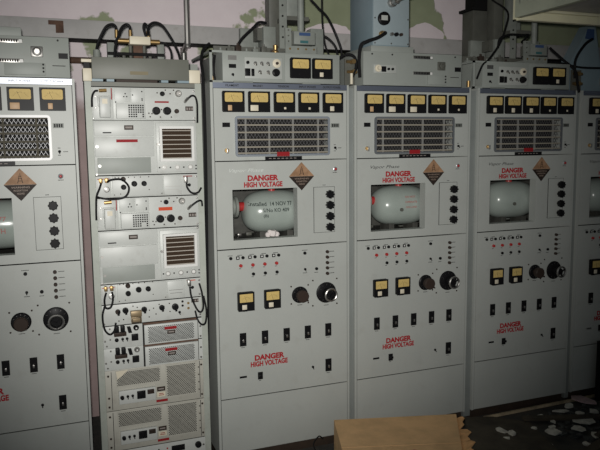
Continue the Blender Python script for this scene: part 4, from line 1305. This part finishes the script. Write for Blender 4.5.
meter_chassis(X3, 'low grey chassis with two yellow meters on top of the handwriting cabinet', False)
meter_chassis(X5 - 0.028, 'dim grey chassis with two yellow meters on the cabinet second from right', True)


def waveguide(X, label, zb, mtl, cat='waveguide assembly', full=True):
    t = thing('waveguide_assembly', label, cat, (X + 0.45, 0.15, zb))
    o_ = t.location
    B = lambda: MB(o_)
    z = lambda q: zb + q
    part('base_bracket', B().box(X + 0.368, X + 0.525, 0.06, 0.20, z(0.0), z(0.018), 0).box(X + 0.368, X + 0.525, 0.06, 0.066, z(0.018), z(0.040)).box(X + 0.368, X + 0.398, 0.0605, 0.070, z(0.040), z(0.120)), mtl, t)
    for q in (0.39, 0.43, 0.47, 0.51):
        part('bolt', B().cyl((X + q, 0.0598, z(0.026)), OUT, 0.005, 0.004, seg=6), BRASS, t)
    for q in (0.06, 0.085, 0.11):
        part('bolt', B().cyl((X + 0.383, 0.0598, z(q)), OUT, 0.004, 0.004, seg=6), WAVED, t)
    bx_ = part('switch_box', B().box(X + 0.408, X + 0.514, 0.05, 0.13, z(0.046), z(0.106), 0, bev=0.003), mtl, t)
    part('blue_label', B().box(X + 0.433, X + 0.489, 0.0485, 0.0498, z(0.086), z(0.100)), BLUEL, t, 'blue label')
    part('green_label', B().box(X + 0.438, X + 0.478, 0.0485, 0.0498, z(0.052), z(0.064)), GREENL, t, 'blue-green label')
    part('side_cap', B().box(X + 0.392, X + 0.4075, 0.075, 0.12, z(0.046), z(0.098)), WAVED, t)
    part('riser_pipe', B().cyl((X + 0.457, 0.09, z(0.106)), (0, 0, 1), 0.0155, (1.025 - 0.106) if full else 0.16, seg=16), mtl, t)
    part('column', B().box(X + 0.39, X + 0.45, 0.35, 0.42, z(0.0), z(1.025), 0, bev=0.003), WAVED, t)
    part('angle_iron', B().box(X + 0.392, X + 0.430, 0.2055, 0.211, z(0.0), z(1.025)).box(X + 0.424, X + 0.430, 0.211, 0.25, z(0.0), z(1.025)), mtl, t)
    for k in range(6):
        part('bolt', B().cyl((X + 0.408, 0.2048, z(0.10 + 0.05 * k)), OUT, 0.005, 0.003, seg=8), BLACKM, t)
    part('recessed_box', B().box(X + 0.465, X + 0.535, 0.30, 0.36, z(0.21), z(1.025), 0, bev=0.003), mtl, t)
    part('shelf_bracket', B().box(X + 0.431, X + 0.56, 0.24, 0.36, z(0.19), z(0.2095)), WAVED, t)
    part('left_box', B().box(X + 0.325, X + 0.389, 0.25, 0.34, z(0.0), z(0.155), 0, bev=0.003).box(X + 0.300, X + 0.3245, 0.27, 0.34, z(0.090), z(0.150), 1), [mtl, WAVED], t)
    part('far_left_box', B().box(X + 0.24, X + 0.340, 0.36, 0.39, z(0.0), z(0.16), 0, bev=0.003), mtl, t)
    part('right_box', B().box(X + 0.585, X + 0.655, 0.28, 0.34, z(0.0), z(0.162), 0, bev=0.003), mtl, t)
    for k in range(17):
        q = 0.075 + k * 0.042
        if 0.36 < q < 0.53 or q > 0.555:
            continue
        hh = 0.022 + 0.012 * (k % 3)
        part('terminal', B().box(X + q, X + q + 0.026, 0.16, 0.19, z(0.0), z(hh), 0, bev=0.002).cyl((X + q + 0.013, 0.175, z(hh)), (0, 0, 1), 0.006, 0.012, seg=8), (mtl, WAVED, BROWN, mtl)[k % 4], t)
    part('terminal_rail', B().box(X + 0.06, X + 0.58, 0.195, 0.205, z(0.0), z(0.045)), WAVED, t)
    return t


waveguide(X3, 'grey waveguide switch assembly with blue labels standing on the handwriting cabinet top', H + 0.1405, WAVE)
waveguide(X5 - 0.045, 'dim grey waveguide switch assembly on the cabinet second from the right', H + 0.1405, WAVE, full=False)
single('brass_fitting', MB((0.317, 0.08, 1.924)).lathe((0.317, 0.08, 1.924), (0, 0, 1), [(0, 0), (0.016, 0), (0.016, 0.012), (0.009, 0.02), (0.012, 0.040), (0, 0.046)], 14), BRASS,
       'small brass fitting on the chassis below the blue-labelled switch box', 'fitting')
ZT = H + 0.1405
cable('thick black cable sweeping down to the right behind the blue-labelled switch box', [(0.545, 0.25, 2.945), (0.545, 0.25, 2.50), (0.552, 0.25, 2.26), (0.600, 0.26, 2.195), (0.665, 0.28, 2.150), (0.715, 0.30, 2.085), (0.752, 0.30, 2.00), (0.762, 0.31, 1.955)], 0.0065)
cable('black cable hanging straight behind the right waveguide box of the handwriting cabinet', [(0.690, 0.40, 2.945), (0.690, 0.40, 2.50), (0.691, 0.40, 2.20), (0.692, 0.39, 2.10), (0.700, 0.38, 2.02), (0.72, 0.36, 1.955)], 0.005)
cable('second black cable curving beside the thick cable towards the middle cabinet', [(0.66, 0.35, 2.07), (0.70, 0.34, 2.05), (0.735, 0.33, 2.01), (0.745, 0.32, 1.955)], 0.006)
cable('black cable rising from the handwriting cabinet chassis to a yellow-ended plug at left', [(0.150, 0.20, ZT + 0.005), (0.185, 0.20, 1.998), (0.255, 0.21, 2.064), (0.285, 0.22, 2.090), (0.326, 0.235, 2.092)], 0.0065)
cable('black jumper cable hanging between the two left chassis tops beside the brass plugs', [(0.630, 0.05, 1.915), (0.655, 0.02, 1.928), (0.682, -0.005, 1.915), (0.690, -0.010, 1.87), (0.668, -0.012, 1.82)], 0.007)
t = thing('coax_coupler', 'cluster of brass coax plugs between the two chassis left of the middle cabinet', 'plug', (0.668, 0.02, H))
o_ = t.location
part('bracket', MB(o_).box(0.642, 0.694, 0.015, 0.022, H + 0.0005, H + 0.125), WAVED, t)
for (x, z) in ((0.676, 1.893), (0.680, 1.846)):
    part('plug', MB(o_).cyl((x, 0.0148, z), OUT, 0.011, 0.03, seg=10).cyl((x - 0.03, 0.004, z), (1, 0, 0), 0.007, 0.05, seg=8), BRASS, t)
part('lower_plug', MB(o_).cyl((0.664, -0.013, 1.787), (0, 0, 1), 0.007, 0.05, seg=10), CREAM, t)

# upright blue-grey box on the middle cabinet's chassis
t = thing('control_box', 'upright blue-grey control box with dial and knobs standing on the middle chassis', 'control box', (0.90, 0.15, 1.9475))
o_ = t.location
part('base_plate', MB(o_).box(0.790, 1.025, 0.03, 0.32, 1.9475, 1.978, 0, bev=0.002), TOPP, t)
part('body', MB(o_).box(0.806, 1.006, 0.045, 0.30, 1.979, 2.52, 0, bev=0.004), BLUEP, t)
part('front_panel', MB(o_).box(0.808, 1.004, 0.041, 0.0448, 1.983, 2.516, 0, bev=0.001), mat('pale_blue_panel', (0.31, 0.375, 0.40), 0.45, var=0.06), t)
part('gauge', MB(o_).lathe((0.862, 0.0408, 2.108), OUT, [(0, 0), (0.032, 0), (0.032, 0.012), (0.026, 0.016), (0.024, 0.010), (0, 0.010)], 24, 0).box(0.845, 0.879, 0.0285, 0.0306, 2.099, 2.122, 1), [BLACK, PAINT], t)
part('socket', MB(o_).lathe((0.905, 0.0408, 2.185), OUT, [(0, 0), (0.022, 0), (0.022, 0.02), (0.016, 0.022), (0.016, 0.06), (0, 0.06)], 18), STEEL, t)
part('socket', MB(o_).lathe((0.850, 0.0408, 2.035), OUT, [(0, 0), (0.014, 0), (0.014, 0.015), (0.010, 0.016), (0.010, 0.035), (0, 0.035)], 14), BRASS, t)
for (x, r, m) in ((0.905, 0.009, STEEL), (0.931, 0.010, BLACK), (0.957, 0.008, BROWN)):
    part('knob', MB(o_).lathe((x, 0.0408, 2.036), OUT, [(0, 0), (r, 0), (r * 0.9, 0.014), (0, 0.014)], 14), m, t)
for (x, z) in ((0.815, 1.992), (0.905, 1.992), (0.997, 1.992), (0.997, 2.11), (0.815, 2.11)):
    part('screw', MB(o_).cyl((x, 0.0408, z), OUT, 0.004, 0.003, seg=8), STEEL, t)
cable('black cable drooping from the lower socket of the upright blue-grey box', [(0.850, 0.002, 2.035), (0.835, -0.025, 2.028), (0.790, -0.035, 2.004), (0.735, -0.035, 1.985), (0.705, -0.03, 1.965), (0.700, -0.02, 1.90), (0.708, -0.012, 1.82)], 0.008)
cable('pale grey cable leaving the top socket of the upright blue-grey box', [(0.905, -0.022, 2.185), (0.925, -0.04, 2.195), (0.98, -0.03, 2.215), (1.06, 0.05, 2.24), (1.12, 0.2, 2.30), (1.15, 0.3, 2.50), (1.15, 0.32, 2.945)], 0.010, STEEL)

# right-hand end: hanging frame, dark riser trunk, slanted housing, cables
t = thing('hanging_tray', 'cream and grey steel frame tray hanging overhead at the upper right', 'hanging tray', (2.3, -0.8, 2.10))
o_ = t.location
part('side_rail', MB(o_).box(1.444, 1.450, -1.70, -0.2065, 2.102, 2.26).box(1.4505, 1.475, -1.70, -0.2065, 2.102, 2.107), FRGR, t)
part('back_rail', MB(o_).box(1.458, 3.60, -0.206, -0.200, 2.090, 2.26).box(1.458, 3.60, -0.230, -0.2065, 2.090, 2.095), FRCR, t, 'cream rail')
part('corner_post', MB(o_).box(1.444, 1.4575, -0.2062, -0.192, 2.096, 2.30), FRCR, t)
part('panel', MB(o_).box(1.476, 3.60, -1.70, -0.232, 2.145, 2.152), TRUNK, t)
part('lip', MB(o_).box(1.476, 3.60, -0.231, -0.214, 2.132, 2.140), FRCR, t)
for (x, y) in ((1.4465, -0.24), (1.4465, -1.6), (3.5, -0.24), (3.5, -1.6)):
    part('hanger_rod', MB(o_).cyl((x, y, 2.16), (0, 0, 1), 0.004, 0.789, seg=8), STEEL, t)

single('air_duct', MB((1.70, 0.55, 1.785)).box(1.70, 1.86, 0.49, 0.60, 1.785, 2.28, 0, bev=0.004).box(1.685, 1.875, 0.475, 0.615, 2.28, 2.294, 1), [WAVED, BLACKM],
       'dim grey vertical riser duct behind the cabinet second from the right', 'duct')
single('air_duct', MB((1.78, 0.55, 2.2945)).box(1.72, 1.84, 0.50, 0.60, 2.2945, 2.949), BLACKM, 'black duct rising above the dim grey riser to the ceiling', 'duct')
t = thing('slanted_housing', 'dim blue-grey housing with slanted side on the rightmost cabinet', 'housing', (2.24, 0.3, H + 0.0005))
o_ = t.location
part('body', MB(o_).prism([(2.110, H + 0.0005), (2.385, H + 0.0005), (2.300, 2.165), (2.256, 2.165), (2.115, 1.94)], 0.15, 0.23), BLUEP, t)
part('dark_panel', MB(o_).prism([(2.225, 2.09), (2.292, 2.085), (2.290, 2.145), (2.240, 2.145)], 0.147, 0.1498), BLUEL, t)
part('catch', MB(o_).box(2.345, 2.358, 0.142, 0.1498, 1.83, 1.87), STEEL, t)
cable('black cable running down past the left end of the dim two-meter chassis', [(1.690, 0.30, 2.30), (1.672, 0.14, 2.205), (1.625, 0.10, 2.10), (1.575, 0.08, 2.020), (1.475, 0.03, 1.935), (1.415, 0.00, 1.90), (1.372, -0.012, 1.83)], 0.005)
cable('thick black cable looping across above the second cabinet from the right', [(1.575, 0.09, 2.005), (1.590, 0.09, 2.055), (1.66, 0.09, 2.078), (1.73, 0.10, 2.078), (1.80, 0.12, 2.085), (1.82, 0.20, 2.06)], 0.006)
cable('black cable hanging down beside the plugs left of the rightmost cabinet', [(1.93, 0.10, 2.02), (1.975, 0.05, 1.955), (2.020, 0.0, 1.89), (2.030, -0.012, 1.82), (2.035, -0.02, 1.77)], 0.007)
cable('black cable arching from the dark panel of the slanted housing', [(2.270, 0.147, 2.085), (2.190, 0.06, 2.072), (2.110, 0.03, 2.035), (2.040, 0.02, 1.95), (2.030, 0.01, 1.85)], 0.007)
cable('black cable lying level across the slanted housing at the right', [(1.90, 0.12, 1.945), (2.02, 0.125, 1.945), (2.2, 0.135, 1.925), (2.45, 0.14, 1.93)], 0.006)
t = thing('coax_coupler', 'cluster of brass coax plugs left of the slanted housing on the rightmost cabinet', 'plug', (2.06, 0.04, H))
o_ = t.location
part('bracket', MB(o_).box(2.032, 2.098, 0.035, 0.045, H + 0.0005, H + 0.115), WAVED, t)
for z in (1.875, 1.822):
    part('plug', MB(o_).cyl((2.06, 0.0348, z), OUT, 0.012, 0.03, seg=10).cyl((2.03, 0.02, z), (1, 0, 0), 0.008, 0.06, seg=8), BRASS, t)

# ------------------------------------------------------------------ floor: carton, board, batten, rubble, scraps
A_, B_, C_, D_ = (0.509, -0.137), (1.084, -0.301), (0.760, -0.850), (0.330, -0.700)
t = thing('cardboard_box', 'brown cardboard carton with torn right side on the floor, bottom centre', 'carton', ((A_[0] + C_[0]) / 2, (A_[1] + C_[1]) / 2, 0))
o_ = t.location
part('body', MB(o_).flat([A_, D_, C_, B_], 0.001, 0.1955), CARD, t)
b = MB(o_)
ux = Vector((B_[0] - A_[0], B_[1] - A_[1], 0)).normalized()
uy = Vector((C_[0] - B_[0], C_[1] - B_[1], 0)).normalized()
Mab = lambda f: (A_[0] + (D_[0] - A_[0]) * f, A_[1] + (D_[1] - A_[1]) * f)
Mbc = lambda f: (B_[0] + (C_[0] - B_[0]) * f, B_[1] + (C_[1] - B_[1]) * f)
for (f0_, f1_) in ((0.0, 0.495), (0.503, 1.0)):
    b.flat([Mab(f0_), Mab(f1_), Mbc(f1_), Mbc(f0_)], 0.1962, 0.2002)
part('top_flap', b, CARD, t)
b = MB(o_)
for k, (q, w, l, h) in enumerate(((0.03, 0.14, 0.035, 0.02), (0.16, 0.16, 0.055, 0.01), (0.31, 0.15, 0.06, 0.03), (0.45, 0.16, 0.07, 0.01))):
    p = Vector((*B_, 0.192)) + uy * q + ux * 0.001
    e = ux * l + Vector((0, 0, h))
    v = [p, p + uy * w, p + uy * (w * 0.8) + e * 0.8, p + uy * (w * 0.55) + e * 0.62, p + uy * (w * 0.35) + e, p + uy * (w * 0.1) + e * 0.7]
    f0 = [b.bm.verts.new(c - b.o) for c in v]
    f1 = [b.bm.verts.new(c - b.o - Vector((0, 0, 0.004))) for c in v]
    b.bm.faces.new(f0)
    b.bm.faces.new(f1[::-1])
    for i in range(6):
        j = (i + 1) % 6
        b.bm.faces.new([f0[i], f1[i], f1[j], f0[j]])
part('torn_flap', b, CARDT, t, 'torn orange-brown flap')
part('stain', MB(o_).lathe((0.690, -0.575, 0.2003), (0, 0, 1), [(0, 0), (0.016, 0), (0.012, 0.006), (0, 0.009)], 9), REDP, t, 'dull red lump')

single('wire_offcut', MB((0.46, -0.05, 0.0)).tube([(0.50, -0.05, 0.004), (0.46, -0.06, 0.005), (0.44, -0.045, 0.05), (0.475, -0.03, 0.08), (0.50, -0.025, 0.06)], 0.003), BLACKM, 'bent dark wire offcut on the floor left of the carton', 'wire')
b = MB((1.4, -0.2, 0))
b.flat([(1.12, -0.36), (1.30, -0.72), (1.52, -0.52), (1.645, -0.165), (1.505, -0.035), (1.34, -0.012)], 0.001, [0.05, 0.06, 0.03, 0.012, 0.015, 0.03])
single('hardboard_sheet', b, BOARD, 'dark brown sheet of board on the floor right of the carton', 'board')
single('batten', MB((1.93, 0.0, 0.0)).obox((1.46, -0.012, 0.001), (0.80, 0.015, 0.0), (0.0004, -0.012, 0), (0, 0, 0.014)), WOOD, 'thin pale wooden batten lying along the foot of the dim cabinet', 'batten')
for k, (x, y, a, l, w, lb) in enumerate(((1.80, -0.52, 0.35, 0.36, 0.05, 'dark plank lying nearest to the camera in the floor rubble'), (1.86, -0.22, -0.35, 0.5, 0.045, 'dark plank lying in the middle of the floor rubble'), (2.02, -0.42, 0.25, 0.40, 0.06, 'dark plank lying at the right edge of the floor rubble'))):
    d = Vector((math.cos(a), math.sin(a), 0))
    n = Vector((-d.y, d.x, 0))
    single('plank', MB((x, y, 0)).obox(Vector((x, y, 0.0165)) - d * l / 2 - n * w / 2, d * l, n * w, (0, 0, 0.014)), BOARD, lb, 'plank', 'dark planks')
single('upright_board', MB((2.26, -0.045, 0)).box(2.224, 2.300, -0.062, -0.038, 0.001, 0.355), BLACKM, 'black upright board standing against the foot of the rightmost cabinet', 'board')
b = MB((1.9, -0.25, 0))
r = random.Random(11)
for k in range(420):
    x, y = r.uniform(1.50, 2.6), r.uniform(-0.85, -0.075)
    if x < 1.70 and y > -0.62:
        continue
    q = r.uniform(0.008, 0.035)
    n = r.randint(4, 6)
    a0 = r.uniform(0, 6)
    b.flat([(x + q * r.uniform(0.5, 1.2) * math.cos(a0 + 2 * math.pi * i / n), y + q * r.uniform(0.5, 1.2) * math.sin(a0 + 2 * math.pi * i / n)) for i in range(n)], 0.0005, [r.uniform(0.003, 0.016) for _ in range(n)])
single('rubble', b, RUBB, 'dark crumbly rubble strewn over the floor at the lower right', 'rubble', kind='stuff')

SCR = [(2.131, -0.050, 0.075, 0.045, 'pink torn paper scrap by the batten at the right', PAPERP), (1.916, -0.274, 0.085, 0.032, 'largest pale paper scrap in the middle of the right-hand rubble', PAPER),
       (1.900, -0.130, 0.060, 0.014, 'long thin pale scrap just in front of the batten', PAPER), (1.638, -0.359, 0.060, 0.030, 'broad grey paper scrap right beside the brown board sheet', PAPER),
       (1.353, -0.330, 0.034, 0.018, 'pale scrap lying on the brown board sheet, nearest of three', PAPER), (1.400, -0.235, 0.034, 0.032, 'pale scrap lying on the brown board sheet, farthest left of three', PAPER),
       (1.432, -0.290, 0.030, 0.024, 'pale scrap lying on the brown board sheet, rightmost of three', PAPER)]
small = [(1.736, -0.142, 0.040, 0.012), (1.812, -0.340, 0.045, 0.022), (1.833, -0.440, 0.045, 0.026), (1.530, -0.437, 0.035, 0.02), (1.715, -0.501, 0.022, 0.02), (1.755, -0.221, 0.018, 0.016), (1.990, -0.088, 0.05, 0.014),
         (2.03, -0.33, 0.04, 0.025), (1.966, -0.19, 0.03, 0.015), (1.70, -0.28, 0.03, 0.012), (2.06, -0.20, 0.04, 0.02), (1.60, -0.25, 0.02, 0.01), (2.19, -0.16, 0.05, 0.02), (1.48, -0.56, 0.04, 0.02)]
SCR += [(x, y, a, c_, 'RANK', PAPER) for x, y, a, c_ in small]
# the small scraps are told apart by their order from the left as the room's front shows them
order = sorted([q for q in SCR if q[4] == 'RANK'], key=lambda q: ((Vector((q[0], q[1], 0)) - CAMP).dot(_r)) / ((Vector((q[0], q[1], 0)) - CAMP).dot(_f)))
ORD = ['leftmost', 'second from left', 'third from left', 'fourth from left', 'fifth from left', 'sixth from left', 'seventh from left', 'seventh from right', 'sixth from right', 'fifth from right', 'fourth from right', 'third from right', 'second from right', 'rightmost']
NAMED = {id(q): 'small pale paper scrap on the dark rubble, %s of the small ones' % w for q, w in zip(order, ORD)}
for k, (x, y, a, c_, lb, m) in enumerate(SCR):
    lb = NAMED.get(id(SCR[k]), lb)
    r = random.Random(40 + k)
    n = 8
    ca, sa = math.cos(r.uniform(-0.5, 0.5)), math.sin(r.uniform(-0.35, 0.35))
    zb = 0.034 if 'board sheet' in lb else 0.0165
    b = MB((x, y, zb))
    poly = []
    for i in range(n):
        q = r.uniform(0.65, 1.2)
        px_, py_ = a * 0.8 * q * math.cos(2 * math.pi * i / n), c_ * 1.5 * q * math.sin(2 * math.pi * i / n)
        poly.append((x + ca * px_ - sa * py_, y + sa * px_ + ca * py_))
    b.flat(poly, zb, [zb + r.uniform(0.002, 0.010) for _ in range(n)])
    single('paper_scrap', b, m, lb, 'paper scrap', 'paper scraps')
